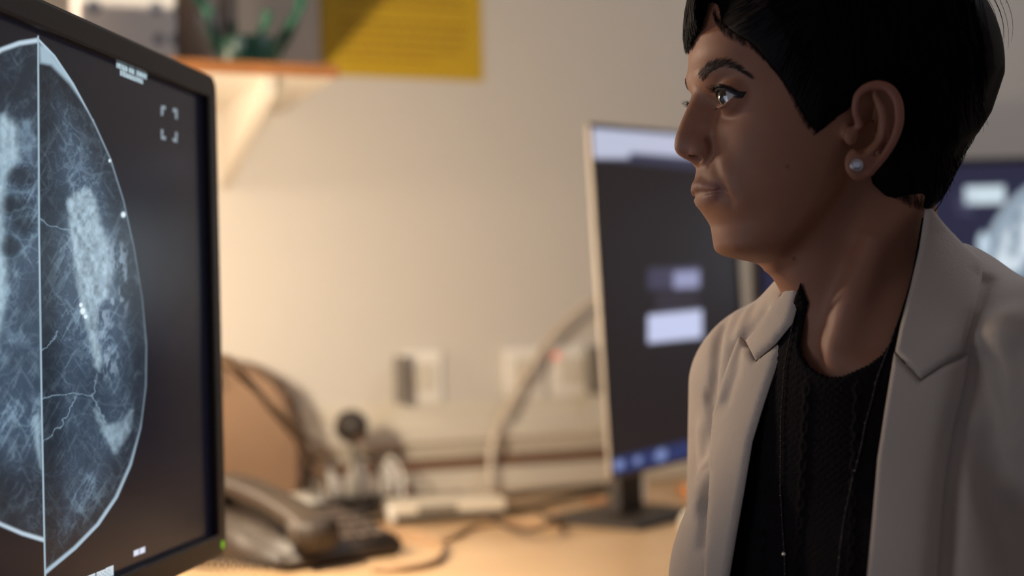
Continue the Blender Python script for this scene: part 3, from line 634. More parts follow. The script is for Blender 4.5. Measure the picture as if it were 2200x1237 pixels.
class Field:
    """ordered list of soft unions, cuts and pushes; evaluated on a grid or at points"""
    def __init__(s): s.ops = []
    def add(s, prim, k=0, sym=False): s.ops.append(('u', prim[0], k, prim[1], sym, 0)); return s
    def cut(s, prim, k=0, sym=False): s.ops.append(('c', prim[0], k, prim[1], sym, 0)); return s
    def push(s, c, r, amp, sym=False):            # positive amp swells the surface
        c = np.array(c, f32); r = np.array(r if np.ndim(r) else (r, r, r), f32)
        def fn(x, y, z): return np.exp(-(((x-c[0])/r[0])**2+((y-c[1])/r[1])**2+((z-c[2])/r[2])**2))
        s.ops.append(('p', fn, amp, (c-2.3*r, c+2.3*r), sym, 0)); return s
    def stroke(s, pts, r, amp, sym=False):        # push along a polyline
        c, bb = chain([np.array(p, float) for p in pts], [0.001]*len(pts))
        def fn(x, y, z): return np.exp(-(c(x, y, z)/r)**2)
        s.ops.append(('p', fn, amp, (bb[0]-2.3*r, bb[1]+2.3*r), sym, 0)); return s
    def custom(s, fn): s.ops.append(('f', fn, 0, None, False, 0)); return s
    def _ap(s, op, D, x, y, z):
        kind, fn, k, bb, sym, _ = op
        if kind == 'f': return fn(D, x, y, z)
        if sym: y = np.abs(y)
        v = fn(x, y, z)
        if kind == 'u': return v if D is None else smin(D, v, k)
        if kind == 'c': return -smin(-D, v, k)
        return D-f32(k)*v
    def grid(s, lo, hi, h):
        ax = [np.arange(lo[i], hi[i]+h, h, dtype=f32) for i in range(3)]; D = np.full([len(a) for a in ax], 1e3, f32)
        for op in s.ops:
            kind, fn, k, bb, sym, _ = op; sl = []
            for i in range(3):
                if bb is None or op is s.ops[0]: sl.append(slice(0, len(ax[i]))); continue
                m = (abs(k) if kind != 'p' else 0)+h*3+(14 if kind == 'u' else 2)
                a, b = bb[0][i]-m, bb[1][i]+m
                if sym and i == 1: q = max(abs(a), abs(b)); a, b = -q, q
                i0, i1 = np.searchsorted(ax[i], a), np.searchsorted(ax[i], b); sl.append(slice(i0, i1))
            if any(q.stop <= q.start for q in sl): continue
            x = ax[0][sl[0]][:, None, None]; y = ax[1][sl[1]][None, :, None]; z = ax[2][sl[2]][None, None, :]
            sub = D[tuple(sl)]; x, y, z = np.broadcast_arrays(x, y, z)
            D[tuple(sl)] = s._ap(op, sub if op is not s.ops[0] else None, x, y, z)
        return ax, D
    def at(s, P):
        P = np.asarray(P, f32); x, y, z = P[:, 0], P[:, 1], P[:, 2]; D = None
        for op in s.ops:
            kind, fn, k, bb, sym, _ = op
            if D is None or bb is None: D = s._ap(op, D, x, y, z); continue
            m = (abs(k) if kind != 'p' else 0)+20; yy = np.abs(y) if sym else y
            mk = (x > bb[0][0]-m) & (x < bb[1][0]+m) & (yy > bb[0][1]-m) & (yy < bb[1][1]+m) & (z > bb[0][2]-m) & (z < bb[1][2]+m)
            if mk.any(): D = D.copy(); D[mk] = s._ap(op, D[mk], x[mk], y[mk], z[mk])
        return D
    def grad(s, P, e=.25):
        g = np.stack([s.at(P+np.array(v)*e)-s.at(P-np.array(v)*e) for v in ((1, 0, 0), (0, 1, 0), (0, 0, 1))], 1)/(2*e); return g
    def snap(s, P, it=2, lim=1.5):
        P = np.array(P, float)
        for _ in range(it):
            d = s.at(P); g = s.grad(P); n = np.maximum((g*g).sum(1), .05); st = -(d/n)[:, None]*g
            L = np.linalg.norm(st, axis=1, keepdims=True); P += st*np.minimum(1, lim/np.maximum(L, 1e-9))
        return P
    def cast(s, px, py, t0=820., t1=1400., lipsch=.75, n=110):
        d = hdir(np.asarray(px, float), np.asarray(py, float)); d = d/np.linalg.norm(d, axis=1, keepdims=True); t = np.full(len(d), t0); ok = np.ones(len(d), bool); best = np.full(len(d), 1e9); tb = t.copy()
        for _ in range(n):
            v = s.at(CH+d*t[:, None]); b = np.abs(v) < best; tb = np.where(b, t, tb); best = np.minimum(best, np.abs(v)); t = np.minimum(t+v*lipsch, t1)
        return CH+d*tb[:, None], best
def surface_nets(ax, D, keep=None):
    sg = D < 0; nx, ny, nz = D.shape; h = ax[0][1]-ax[0][0]
    c = np.zeros((nx-1, ny-1, nz-1), np.uint8)
    for i in (0, 1):
        for j in (0, 1):
            for k in (0, 1): c += sg[i:nx-1+i, j:ny-1+j, k:nz-1+k]
    act = (c > 0) & (c < 8); idx = np.argwhere(act); num = -np.ones(act.shape, np.int64); num[act] = np.arange(len(idx))
    acc = np.zeros((len(idx), 3)); cnt = np.zeros(len(idx)); I, J, K = idx.T
    cor = [(i, j, k) for i in (0, 1) for j in (0, 1) for k in (0, 1)]
    for a in cor:
        for ax_ in range(3):
            if a[ax_] == 0:
                b = list(a); b[ax_] = 1; da = D[I+a[0], J+a[1], K+a[2]]; db = D[I+b[0], J+b[1], K+b[2]]; m = (da < 0) != (db < 0)
                t = np.where(m, da/np.where(m, da-db, 1), 0); p = np.array(a)+t[:, None]*(np.array(b)-np.array(a)); acc[m] += p[m]; cnt[m] += 1
    V = np.array([ax[0][0], ax[1][0], ax[2][0]])+(idx+acc/cnt[:, None])*h
    F = []
    for ax_ in range(3):
        sl0 = [slice(1, n-1) for n in D.shape]; sl0[ax_] = slice(0, D.shape[ax_]-1); sl1 = list(sl0); sl1[ax_] = slice(1, D.shape[ax_])
        s0 = sg[tuple(sl0)]; s1 = sg[tuple(sl1)]; e = np.argwhere(s0 != s1)
        if not len(e): continue
        st = s0[tuple(e.T)]; off = np.array([1, 1, 1]); off[ax_] = 0; e = e+off; u, v = [(1, 2), (2, 0), (0, 1)][ax_]
        q = []
        for du, dv in ((0, 0), (1, 0), (1, 1), (0, 1)):
            cc = e.copy(); cc[:, u] -= du; cc[:, v] -= dv; q.append(num[tuple(cc.T)])
        q = np.stack(q, 1); q[~st] = q[~st][:, ::-1]; F.append(q)
    F = np.concatenate(F); return V, F[(F >= 0).all(1)]

# ---- skull, face, neck
head = Field()
zs = np.array([60, 45, 30, 14, 4, -8, -17, -33, -45, -55, -63, -72, -82, -92, -97, -101, -106], float)
ff = np.array([97, 101, 102.5, 97.5, 94, 92, 93, 96, 96.5, 95, 91.5, 90.5, 91, 87, 80, 66, 40], float)
fb = np.array([-40, -40, -40, -30, -20, -12, -8, -5, 0, 6, 12, 22, 32, 42, 46, 50, 54], float)
wd = np.array([70, 69, 68, 67.5, 67.5, 67, 66, 62.5, 59.5, 56.5, 53.5, 50, 45, 37, 30, 20, 6], float)
prof_px = [(1497, 130), (1493, 160), (1500, 195), (1510, 235), (1512, 290), (1510, 335), (1503, 362), (1497, 392), (1499, 420), (1510, 447), (1522, 465), (1535, 485), (1538, 502), (1541, 520), (1543, 537), (1560, 548), (1592, 555)]
pp = np.array([H(a, b)[[0, 2]] for a, b in prof_px])
ztab = np.arange(-112, 75, 1.0)
def smooth_tab(z_, v_, sg):
    o = np.argsort(z_); q = np.interp(np.arange(-130, 93, 1.0), np.array(z_)[o], np.array(v_)[o]); k = np.exp(-.5*(np.arange(-18, 19)/sg)**2); k /= k.sum(); return np.convolve(q, k, 'valid')
zfr = np.r_[60, 45, pp[:, 1], -106]; ffr = np.r_[97, 101, pp[:, 0], 40]
FT, BT, WT = smooth_tab(zfr, ffr, 1.6), smooth_tab(zs, fb, 5), smooth_tab(zs, wd, 3.5)
def face_fn(D, x, y, z):
    zz = z[0, 0, :] if z.ndim == 3 else z
    F_ = np.interp(zz, ztab, FT).astype(f32); B_ = np.interp(zz, ztab, BT).astype(f32); W_ = np.interp(zz, ztab, WT).astype(f32)
    c = B_+(F_-B_)*.34; af = np.maximum(F_-c, 4); ab = np.maximum(c-B_, 4); a = np.where(x > c, af, ab); u = np.abs(x-c)/a; v = np.abs(y)/W_
    n = f32(2.15); g = (u**n+v**n)**(1/n); gx = u**(n-1)/a; gy = v**(n-1)/W_; gl = np.sqrt(gx*gx+gy*gy)/np.maximum(g, 1e-3)**(n-1)
    d = (g-1)/np.maximum(gl, 1/90.); d = np.maximum(d, -30.)
    d = np.maximum(d, np.maximum(z-50, -104-z)) if True else d
    return d if D is None else smin(D, d, 14)
head.add(ell((3, 0, 33), (98, 74, 80)))
head.custom(face_fn)
TH = math.radians(30)                             # the torso turned towards the camera against the head
T0 = H(1868, 700, 0)
def tor(F_, St, Z_): c, s = math.cos(TH), math.sin(TH); return np.array([T0[0]+F_*c-St*s, T0[1]+F_*s+St*c, T0[2]+Z_])
pit = H(1782, 775, 34)
head.add(cap((-20, 0, -40), tor(-6, 0, -5), 45, 50), 16)
head.add(cap(tor(-6, 0, -5), tor(-14, 0, -60), 51, 62), 30)
head.add(cap((30, 0, -75), tor(20, 0, 0), 34, 32), 14)      # throat
# chest and shoulders under the clothes
head.add(cap(tor(-20, -120, -18), tor(-20, 120, -18), 36, 36), 45)
CX = ell(tor(-8, 0, -150), (112, 140, 165))
def rot_ell(c, r):
    c = np.array(c, f32); ct, st = f32(math.cos(TH)), f32(math.sin(TH)); r = np.array(r, f32)
    def fn(x, y, z):
        X, Y, Z = x-c[0], y-c[1], z-c[2]; a = (X*ct+Y*st)/r[0]; b = (-X*st+Y*ct)/r[1]; g = Z/r[2]; k0 = length(a, b, g); k1 = length(a/r[0], b/r[1], g/r[2]); return k0*(k0-1)/np.maximum(k1, 1e-6)
    R = max(r[0], r[1]); return fn, (c-np.array([R, R, r[2]]), c+np.array([R, R, r[2]]))
head.add(rot_ell(tor(-10, 0, -150), (92, 138, 170)), 30)
# jaw, cheeks, brow
head.push((89, 0, -86), (14, 16, 12), 1.0)                   # chin
head.push((88, 0, -70), (10, 22, 6), -1.2)                   # under the lip
head.push((60, 58, -12), (26, 14, 18), 2.2, True)            # cheekbone
head.push((50, 58, -50), (24, 14, 20), 1.0, True)
head.push((86, 0, 78), (22, 40, 24), 8.0)
head.push((95, 20, 27), (12, 17, 7), 3.2, True)              # brow ridge
head.push((96, 0, 16), (9, 9, 9), -1.5)
head.push((88, 27, 8), (14, 14, 12), -7.5, True)              # eye socket
head.push((94, 13, 4), (10, 7, 12), -5.0, True)
head.push((80, 46, -26), (18, 12, 16), 1.8, True)
head.push((70, 58, 30), (26, 12, 20), -1.5, True)            # temple
# mandible edge
head.stroke([(-4, 60, -45), (12, 57, -70), (45, 44, -88), (78, 20, -97)], 11, 1.6, True)
head.push((20, 48, -92), (26, 18, 12), -3.0, True)
# nose
NB = [H(a, b)+np.array([-r_, 0, 0]) for (a, b), r_ in zip(((1496, 190), (1490, 208), (1481, 227), (1470, 251), (1460, 274), (1454, 292)), (6, 6, 6.3, 6.8, 7.2, 7.8))]
head.add(chain([p+np.array([-7-1.0*i, 0, -1]) for i, p in enumerate(NB)], [7.5, 8.5, 9.5, 11, 12, 13]), 8)
head.add(chain(NB, [6, 6, 6.3, 6.8, 7.2, 7.8]), 6)
head.add(ell(H(1478, 313), (9.4, 8.8, 8.8)), 4)
head.add(ell(H(1507, 321, 9.5), (8.5, 7.0, 8.6)), 5.5, True)          # wings
head.add(cap(H(1482, 327), H(1506, 343), 4.4, 4.2), 3)             # columella
head.cut(ell(H(1492, 342, 10), (5.6, 5.5, 3.0)), 1.2, True)
head.cut(ell(H(1494, 338, 7.5), (4.2, 2.8, 5.5)), 1.0, True)
head.stroke([H(1526, 298, 16), H(1533, 318, 18), H(1530, 338, 18), H(1520, 350, 16)], 2.4, -2.2, True)
# muzzle, lips
head.stroke([H(1499, 360), H(1490, 384)], 7, 1.3)
head.stroke([H(1499, 358), H(1489, 380)], 2.2, -.5)
f_ul = H(1489, 396)[0]; f_ll = H(1503, 430)[0]; zp = H(1497, 416)[2]
def sF(s_, z_):                                  # how far forward the muzzle reaches at (s, z)
    x = np.arange(125, 55, -.25); d = head.at(np.stack([x, np.full(len(x), s_), np.full(len(x), z_)], 1)); return float(x[np.argmax(d < 0)])
SS = (0, 6, 13, 20, 26)
pu = f_ul-sF(0, zp+4); pl = f_ll-sF(0, zp-5)
UL = [np.array([sF(s_, zp+dz)+pu*k-r_, s_, zp+dz]) for s_, dz, k, r_ in zip(SS, (4.6, 4.8, 3.4, 1.9, .6), (1, 1, .85, .5, .15), (3.8, 3.9, 3.2, 2.4, 1.2))]
LL = [np.array([sF(s_, zp+dz)+pl*k-r_, s_, zp+dz]) for s_, dz, k, r_ in zip((0, 8, 15, 21, 26), (-5.2, -5.1, -4.0, -2.2, -.4), (1, 1, .85, .5, .15), (4.4, 4.4, 3.6, 2.6, 1.2))]
PL = [np.array([sF(s_, zp+dz)+k, s_, zp+dz]) for s_, dz, k in zip((0, 6, 13, 20, 28), (-.3, .2, -.6, -.9, -.8), (pu*.95-.4, pu*.95-.4, pu*.8-.3, pu*.45, .1))]
head.add(chain(UL, [3.8, 3.9, 3.2, 2.4, 1.2]), 4.0, True)
head.add(chain(LL, [4.4, 4.4, 3.6, 2.6, 1.2]), 4.5, True)
head.cut(chain(PL, [2.0, 1.9, 1.8, 1.4, .5]), 1.3, True)
head.push(np.array([sF(30, zp-1), 30, zp-1]), (5, 4, 5), -1.6, True)
head.stroke([H(1534, 352, 24), H(1552, 385, 30), H(1572, 432, 33)], 4.5, -1.1, True)
head.stroke([H(1552, 345, 30), H(1572, 385, 36), H(1592, 430, 40)], 8.0, 1.2, True)  # smile fold
# eyes
EC = H(1581, 209, 31.5); EC = np.array([EC[0], 31.5, EC[2]]); ER = 12.2
head.add(ell(EC+np.array([-1.5, 0, 0]), (14.4, 15.5, 14.0)), 4, True)
head.push(EC+np.array([2, 2, 14]), (12, 14, 4.0), -1.3, True)   # crease over the lid
head.push(EC+np.array([6, 4, -14]), (8, 14, 4.0), -.8, True)
az = np.radians([-52, -35, -15, 5, 25, 45, 62, 74]); elu = np.radians([-4, 10, 19, 22, 20, 15, 6, -2]); ell_ = np.radians([-8, -18, -25, -28, -27, -20, -10, -4])
def eye_fn(D, x, y, z):
    y = np.abs(y); X, Y, Z = x-EC[0], y-EC[1], z-EC[2]; R = length(X, Y, Z)
    m = (R < 21) & (X > -6)
    if not m.any(): return D
    D = D.copy(); xm, ym, zm, Rm = X[m], Y[m], Z[m], R[m]; a = np.arctan2(ym, xm); e = np.arctan2(zm, np.hypot(xm, ym))
    up = np.interp(a, az, elu, left=-.5, right=-.5); lo = np.interp(a, az, ell_, left=.5, right=.5)
    ap = np.maximum(np.maximum(e-up, lo-e), np.maximum(az[0]-a, a-az[-1]))*13.5   # negative inside the opening
    ap = np.maximum(ap, 10.5-Rm)
    D[m] = -smin(-D[m], ap, 1.0); return D
head.custom(eye_fn)
# lid rims
head.add(chain([EC+14.0*np.array([math.cos(a)*math.cos(e), math.sin(a)*math.cos(e), math.sin(e)]) for a, e in zip(az, elu+.05)], [.5, .9, 1.1, 1.2, 1.2, 1.1, .9, .5]), 1.2, True)
head.add(chain([EC+13.7*np.array([math.cos(a)*math.cos(e), math.sin(a)*math.cos(e), math.sin(e)]) for a, e in zip(az, ell_-.05)], [.4, .7, .8, .8, .8, .8, .7, .4]), 1.2, True)
# ear
s0 = 74.
E_ = lambda px, py, s: H(px, py, s)
def ear_plate(D, x, y, z):
    m = (x < 0) & (x > -62) & (z < 40) & (z > -58) & (np.abs(y) > 55)
    if not m.any(): return D
    D = D.copy(); xm, ym, zm = x[m], np.abs(y[m]), z[m]
    c = H(1861, 266, s0); dx, dz = (xm-c[0]), (zm-c[2]); a = .32; u = dx*math.cos(a)-dz*math.sin(a); v = dx*math.sin(a)+dz*math.cos(a)
    rr = np.sqrt((u/13.5)**2+(v/24.)**2); dd = (rr-1)*17.
    mid = 73.5-.24*(xm+15)+1.5*rr**2; q = np.sqrt(np.maximum(dd+1.5, 0)**2+np.maximum(np.abs(ym-mid+2)-4.0, 0)**2)-1.6
    D[m] = smin(D[m], q.astype(f32), 3); return D
head.custom(ear_plate)
helix = [E_(1848, 268, 73), E_(1838, 240, 75), E_(1842, 207, 77), E_(1862, 188, 79.5), E_(1888, 183, 82), E_(1912, 193, 84), E_(1928, 220, 85), E_(1931, 258, 85), E_(1922, 292, 84), E_(1906, 322, 82), E_(1888, 346, 80), E_(1868, 366, 78)]
hx_ = spline(helix, 4); head.add(chain(hx_, list(np.interp(np.linspace(0, 11, len(hx_)), range(12), [2.2, 2.4, 2.6, 2.9, 3.2, 3.4, 3.4, 3.3, 3.1, 3.0, 3.0, 3.4]))), 2.2, True)
ah = spline([E_(1880, 205, 77), E_(1895, 236, 79), E_(1899, 270, 79.5), E_(1890, 302, 79), E_(1872, 322, 78), E_(1856, 328, 76)], 4)
head.add(chain(ah, list(np.interp(np.linspace(0, 5, len(ah)), range(6), [2.2, 3.4, 3.8, 3.6, 3.2, 2.4]))), 5, True)   # antihelix
head.add(ell(E_(1845, 352, 75.5), (9.5, 4.4, 11)), 4, True)                              # lobe
head.add(ell(E_(1828, 292, 69.5), (5.0, 3.2, 6.0)), 6, True)                             # tragus
head.cut(ell(E_(1853, 302, 81), (5.2, 9.5, 8.4)), 2.0, True)                             # concha
head.cut(ell(E_(1872, 285, 84), (6.5, 7.0, 9)), 3.0, True)
head.cut(ell(E_(1862, 238, 85), (5.0, 6.5, 9)), 3.0, True)
head.stroke([E_(1896, 200, 82), E_(1913, 228, 83), E_(1915, 262, 83), E_(1906, 298, 82), E_(1888, 328, 80)], 2.2, -2.0, True)
# neck cords and collar bones
head.add(chain([(-36, 44, -58), H(1880, 520, 47), H(1835, 640, 46), pit+np.array([-4, 8, 8])], [6, 7.5, 6.5, 5]), 18)
pr = H(1752, 770, 0)
head.add(chain([(30, -40, -80), (10, -28, -130), pr+np.array([-6, 6, 6])], [7, 6.5, 5]), 10)
head.push(pit+np.array([8, -4, -2]), (12, 10, 12), -3)
head.stroke([pit+np.array([-2, 10, -2]), tor(52, 70, -30), tor(20, 120, -8)], 9, 3)
head.stroke([tor(60, -12, -48), tor(52, -70, -30), tor(20, -120, -8)], 9, 3)
head.stroke([H(1790, 600, 30), H(1765, 690, 30)], 12, -2)

t_ = __import__('time').time()
RES = 1.25
axh, Dh = head.grid((-98, -84, T0[2]-140), (124, 100, 118), RES)
Vh, Fh = surface_nets(axh, Dh)
Vh = head.snap(Vh, 2, .8)
del Dh
print('head', len(Vh), round(__import__('time').time()-t_, 1))

# ---- surface colours that belong to the skin (lip colour, brow shade)
def segd(P, pts):
    d = np.full(len(P), 1e9)
    for i in range(len(pts)-1):
        a, b = np.array(pts[i]), np.array(pts[i+1]); e = b-a; t = np.clip(((P-a)@e)/(e@e), 0, 1); d = np.minimum(d, np.linalg.norm(P-a-t[:, None]*e, axis=1))
    return d
SK = np.array([.335, .142, .082])
Pa = Vh.copy(); Pa[:, 1] = np.abs(Pa[:, 1])
colh = np.tile(SK, (len(Vh), 1))
colh = mixc(colh, [.26, .105, .085], np.clip(1-ss(np.minimum(segd(Pa, UL)-4.4, segd(Pa, LL)-5.4), -1.2, 1.0), 0, 1)*(Pa[:, 2] > -64)*(Pa[:, 2] < -42.5)*.85)
colh = mixc(colh, [.012, .009, .010], 1-ss(segd(Pa, [EC+14.0*np.array([math.cos(a)*math.cos(e), math.sin(a)*math.cos(e), math.sin(e)]) for a, e in zip(az, elu+.03)]), 2.3, 3.1))
colh = mixc(colh, [.33, .12, .085], (1-ss(segd(Pa, helix), 4, 9))*.5)
colh = mixc(colh, [.33, .135, .09], (1-ss(np.linalg.norm(Pa-H(1490, 315, 4), axis=1), 8, 16))*.5)
colh = mixc(colh, [.20, .10, .07], (1-ss(np.linalg.norm((Pa-(EC+np.array([6, 2, -10])))/np.array([12, 14, 6]), axis=1), .5, 1.1))*.35)
for (mx, my) in ((1692, 358), (1706, 555)):
    p, _ = head.cast([mx], [my]); colh = mixc(colh, [.10, .04, .03], (1-ss(np.linalg.norm(Vh-p[0], axis=1), .7, 1.7))*.7)
M_skin = mat('skin', tuple(SK), .54, noise=.10, nscale=60, bump=.10, bscale=520, attr=True, sss=.15, spec=.38)
person = empty('person', tuple(h2w(np.array([0, 0, -700])+np.array([T0[0], T0[1], 0]))*np.array([1, 1, 0])+np.array([0, 0, .0])), 'woman in profile with short black hair, beige blazer and black knitted top, facing left', 'person')
PO = np.array(person.location)
def hmesh(name, V, F, m, parent=person, col=None, smooth=True):
    return mesh_np(name, h2w(V)-PO, F, m, parent, smooth, col)
hmesh('body', Vh, Fh, M_skin, col=colh)

# ---- eyes
def sphere_np(c, r, n=40, m=28, axis=None):
    V = []; F = []
    for i in range(m+1):
        th = math.pi*i/m
        for k in range(n):
            a = 2*math.pi*k/n; V.append((math.cos(th), math.sin(th)*math.cos(a), math.sin(th)*math.sin(a)))
    for i in range(m):
        for k in range(n): F.append((i*n+k, i*n+(k+1) % n, (i+1)*n+(k+1) % n, (i+1)*n+k))
    V = np.array(V); return V, np.array(F)
gaz = math.radians(14)
for sd in (1, -1):
    V, F = sphere_np(0, 1, 64, 60); th = np.degrees(np.arccos(np.clip(V[:, 0], -1, 1)))
    c = np.tile(np.array([.62, .58, .57]), (len(V), 1)); c = mixc(c, [.045, .022, .012], 1-ss(th, 27, 29.5)); c = mixc(c, [.003, .003, .003], 1-ss(th, 10, 12)); c = mixc(c, [.5, .25, .2], ss(th, 55, 90)*.5)
    rad = ER*(1+.055*np.exp(-(th/22)**2)); P = V*rad[:, None]
    g_ = gaz if sd > 0 else gaz*.7; P = np.stack([P[:, 0]*math.cos(g_)-P[:, 1]*math.sin(g_), P[:, 0]*math.sin(g_)+P[:, 1]*math.cos(g_), P[:, 2]], 1)+np.array([EC[0], EC[1]*sd, EC[2]])
    hmesh('eye', P, F, mat('eyeball', (.6, .6, .6), .06, attr=True, coat=1, spec=.8), col=c)

# ---- patches that lie on a surface: outline in the view of the camera, real thickness
def patch(name, poly, field, m, off=.2, th=.6, sp=4.0, edge=4.0, parent=person, col=None, smoothn=0, zfun=None, cast_kw={}, open_back=False):
    P = np.array(poly, float); nb = len(P); B = []
    for i in range(nb):
        a, b = P[i], P[(i+1) % nb]; k = max(1, int(np.linalg.norm(b-a)/sp)); B += [a+(b-a)*j/k for j in range(k)]
    B = np.array(B); x0, y0 = B.min(0); x1, y1 = B.max(0); gx, gy = np.meshgrid(np.arange(x0, x1, sp), np.arange(y0, y1, sp*.866)); gx = gx+(np.arange(gx.shape[0]) % 2)[:, None]*sp/2
    q = np.stack([gx.ravel(), gy.ravel()], 1); d = polyd(q[:, 0], q[:, 1], B); q = q[d < -sp*.55]; A = np.vstack([B, q])
    n = len(B); r_ = delaunay_2d_cdt([Vector(p) for p in A], [], [list(range(n))], 1, 1e-4)
    vs = np.array([tuple(v) for v in r_[0]]); fs = r_[2]
    X, best = field.cast(vs[:, 0], vs[:, 1], **cast_kw)
    N = field.grad(X, .8); N /= np.linalg.norm(N, axis=1, keepdims=True)+1e-9
    if smoothn:
        nbr = [[] for _ in vs]
        for f in fs:
            for i in range(len(f)): nbr[f[i]].append(f[(i+1) % len(f)]); nbr[f[(i+1) % len(f)]].append(f[i])
        for _ in range(smoothn): N = np.array([(N[i]+N[nb_].mean(0)) if nb_ else N[i] for i, nb_ in enumerate(nbr)]); N /= np.linalg.norm(N, axis=1, keepdims=True)+1e-9
    de = -polyd(vs[:, 0], vs[:, 1], B); prof = ss(de, -.01, edge)**.5 if edge > 0 else np.ones(len(vs))
    o = off if zfun is None else off+zfun(vs[:, 0], vs[:, 1]); o = np.broadcast_to(o, (len(vs),))
    top = X+N*(o+th*(.25+.75*prof))[:, None]; bot = X+N*(o)[:, None]; nv = len(vs)
    cnt = {}
    for f in fs:
        for i in range(len(f)): e = (f[i], f[(i+1) % len(f)]); cnt[e] = 1
    F = []
    a_ = vs[fs[0]]; ccw = np.cross(a_[1]-a_[0], a_[2]-a_[0]) > 0
    for f in fs: F.append(tuple(f) if not ccw else tuple(f[::-1])); F.append(tuple(i+nv for i in (f[::-1] if not ccw else f)))
    for (a, b) in cnt:
        if (b, a) not in cnt: F.append((a, a+nv, b+nv, b) if not ccw else (a, b, b+nv, a+nv))
    V = np.vstack([top, bot]); return hmesh(name, V, F, m, parent, None if col is None else np.vstack([col(vs)]*2))
M_liner = mat('eyeliner', (.006, .005, .006), .6, noise=.1)
eyl = [(1537, 184), (1546, 179), (1558, 182), (1573, 190), (1588, 196), (1600, 197), (1605, 196), (1596, 210), (1588, 211), (1574, 207), (1560, 201), (1549, 198), (1541, 199), (1533, 194)]

# ---- hair
M_hair = mat('black_hair', (.005, .003, .004), .55, noise=.3, nscale=90, bump=.0, spec=.06)
HM = [(1430, -400), (1430, -30), (1496, 0), (1526, 24), (1542, 54), (1558, 78), (1585, 91), (1615, 104), (1648, 135), (1678, 171), (1698, 205), (1714, 240), (1730, 268), (1750, 288), (1764, 278), (1790, 254), (1812, 240), (1826, 214), (1845, 186), (1872, 178), (1900, 186), (1917, 210), (1923, 250), (1914, 300), (1902, 330), (1890, 352), (1896, 388), (1914, 418), (1952, 442), (1990, 452), (2040, 440), (2300, 300), (2300, -400)]
def HMside(px, py):
    return float(np.interp(px, [1500, 1556, 1585, 1620, 1660, 1890, 1920, 1955, 1990, 2040], [22, 27, 36, 48, 60, 62, 54, 44, 32, 30]))
HMs = np.array([H(px, py, HMside(px, py))[[0, 2]] for px, py in HM])
gF, gZ = np.arange(-150, 140, 2.), np.arange(-90, 200, 2.); GF, GZ = np.meshgrid(gF, gZ, indexing='ij'); MD = polyd(GF, GZ, HMs)
def maskd(x, z):
    u = np.clip((x+150)/2, 0, len(gF)-1.01); v = np.clip((z+90)/2, 0, len(gZ)-1.01); i = u.astype(int); j = v.astype(int); a = u-i; b = v-j
    return MD[i, j]*(1-a)*(1-b)+MD[i+1, j]*a*(1-b)+MD[i, j+1]*(1-a)*b+MD[i+1, j+1]*a*b
zb = np.array([130, 122, 112, 98, 82, 52, 26, -3, -29, -49, -62, -72], float); bh = np.array([-5, -58, -80, -98, -108, -116, -113, -101, -84, -72, -64, -52], float)
fh = np.array([25, 72, 90, 102, 108, 108, 106, 104, 100, 90, 80, 70], float); wh = np.array([10, 46, 60, 70, 77, 81, 81, 79, 76, 73, 71, 66], float)
outer = Field()
def hair_outer(D, x, y, z):
    zz = z[0, 0, :] if z.ndim == 3 else z
    B_ = np.interp(zz, zb[::-1], bh[::-1]).astype(f32); F_ = np.interp(zz, zb[::-1], fh[::-1]).astype(f32); W_ = np.interp(zz, zb[::-1], wh[::-1]).astype(f32)
    c = (B_+F_)/2; a = (F_-B_)/2; u = (x-c)/a; v = y/W_; g = (np.abs(u)**2.6+np.abs(v)**2.6)**(1/2.6)
    d = (g-1)*np.minimum(a, W_); d = np.maximum(d, z-128)
    d = d+f32(.9)*np.sin(y*.22+z*.05+2*np.sin(x*.05))*np.cos(x*.07)   # locks
    md = maskd(x, z).astype(f32)
    sk = head_base.at(np.stack([x.ravel(), y.ravel(), z.ravel()], 1)).reshape(x.shape) if False else None
    return d
hairF = Field()
hairF.custom(lambda D, x, y, z: hair_outer(None, x, y, z))
base_prims = [ell((3, 0, 33), (98, 74, 80))[0]]
def clip_hair(D, x, y, z):
    md = maskd(x, z).astype(f32)
    sk = smin(base_prims[0](x, y, z), face_fn(None, x, y, z), 14); nk = cap((-20, 0, -40), tor(-6, 0, -5), 45, 50)[0](x, y, z); sk = smin(sk, nk, 16)
    thick = 1.6+.50*np.clip(-md, 0, 40)+3*np.clip((-z-25)/15, 0, 1)                         # hair thickness grows away from its edge
    lay = sk-thick
    d = np.maximum(D, lay)
    return np.maximum(d, md*1.0)
hairF.custom(clip_hair)
axg, Dg = hairF.grid((-124, -88, -78), (116, 90, 132), 1.6)
Vg, Fg = surface_nets(axg, Dg); Vg = hairF.snap(Vg, 1, .8)
hair = hmesh('hair', Vg, Fg, M_hair)
print('hair', len(Vg))
# strands
SV = []; SF = []
def strand(pts, r0, r1, n=3):
    P = np.array(pts); m = len(P); base = len(SV); rr = np.linspace(r0, r1, m)
    T = np.gradient(P, axis=0); T /= np.linalg.norm(T, axis=1, keepdims=True)+1e-9; U = np.cross(T, np.array([.3, .8, .52])); U /= np.linalg.norm(U, axis=1, keepdims=True)+1e-9; W = np.cross(T, U)
    for i in range(m):
        for k in range(n):
            a = 2*math.pi*k/n; SV.append(P[i]+rr[i]*(math.cos(a)*U[i]+math.sin(a)*W[i]))
    for i in range(m-1):
        for k in range(n): SF.append((base+i*n+k, base+i*n+(k+1) % n, base+(i+1)*n+(k+1) % n, base+(i+1)*n+k))
def flow(px, py):     # direction of the hair in the picture, by region
    if px < 1760: return np.array([-.45, 1.0]) if py > 60 else np.array([-1.0, .55])
    if px < 1960: return np.array([.05, 1.0])
    return np.array([.15, 1.0])
def bez(a, b, c, n=8): t = np.linspace(0, 1, n)[:, None]; return (1-t)**2*np.array(a)+2*t*(1-t)*np.array(b)+t*t*np.array(c)
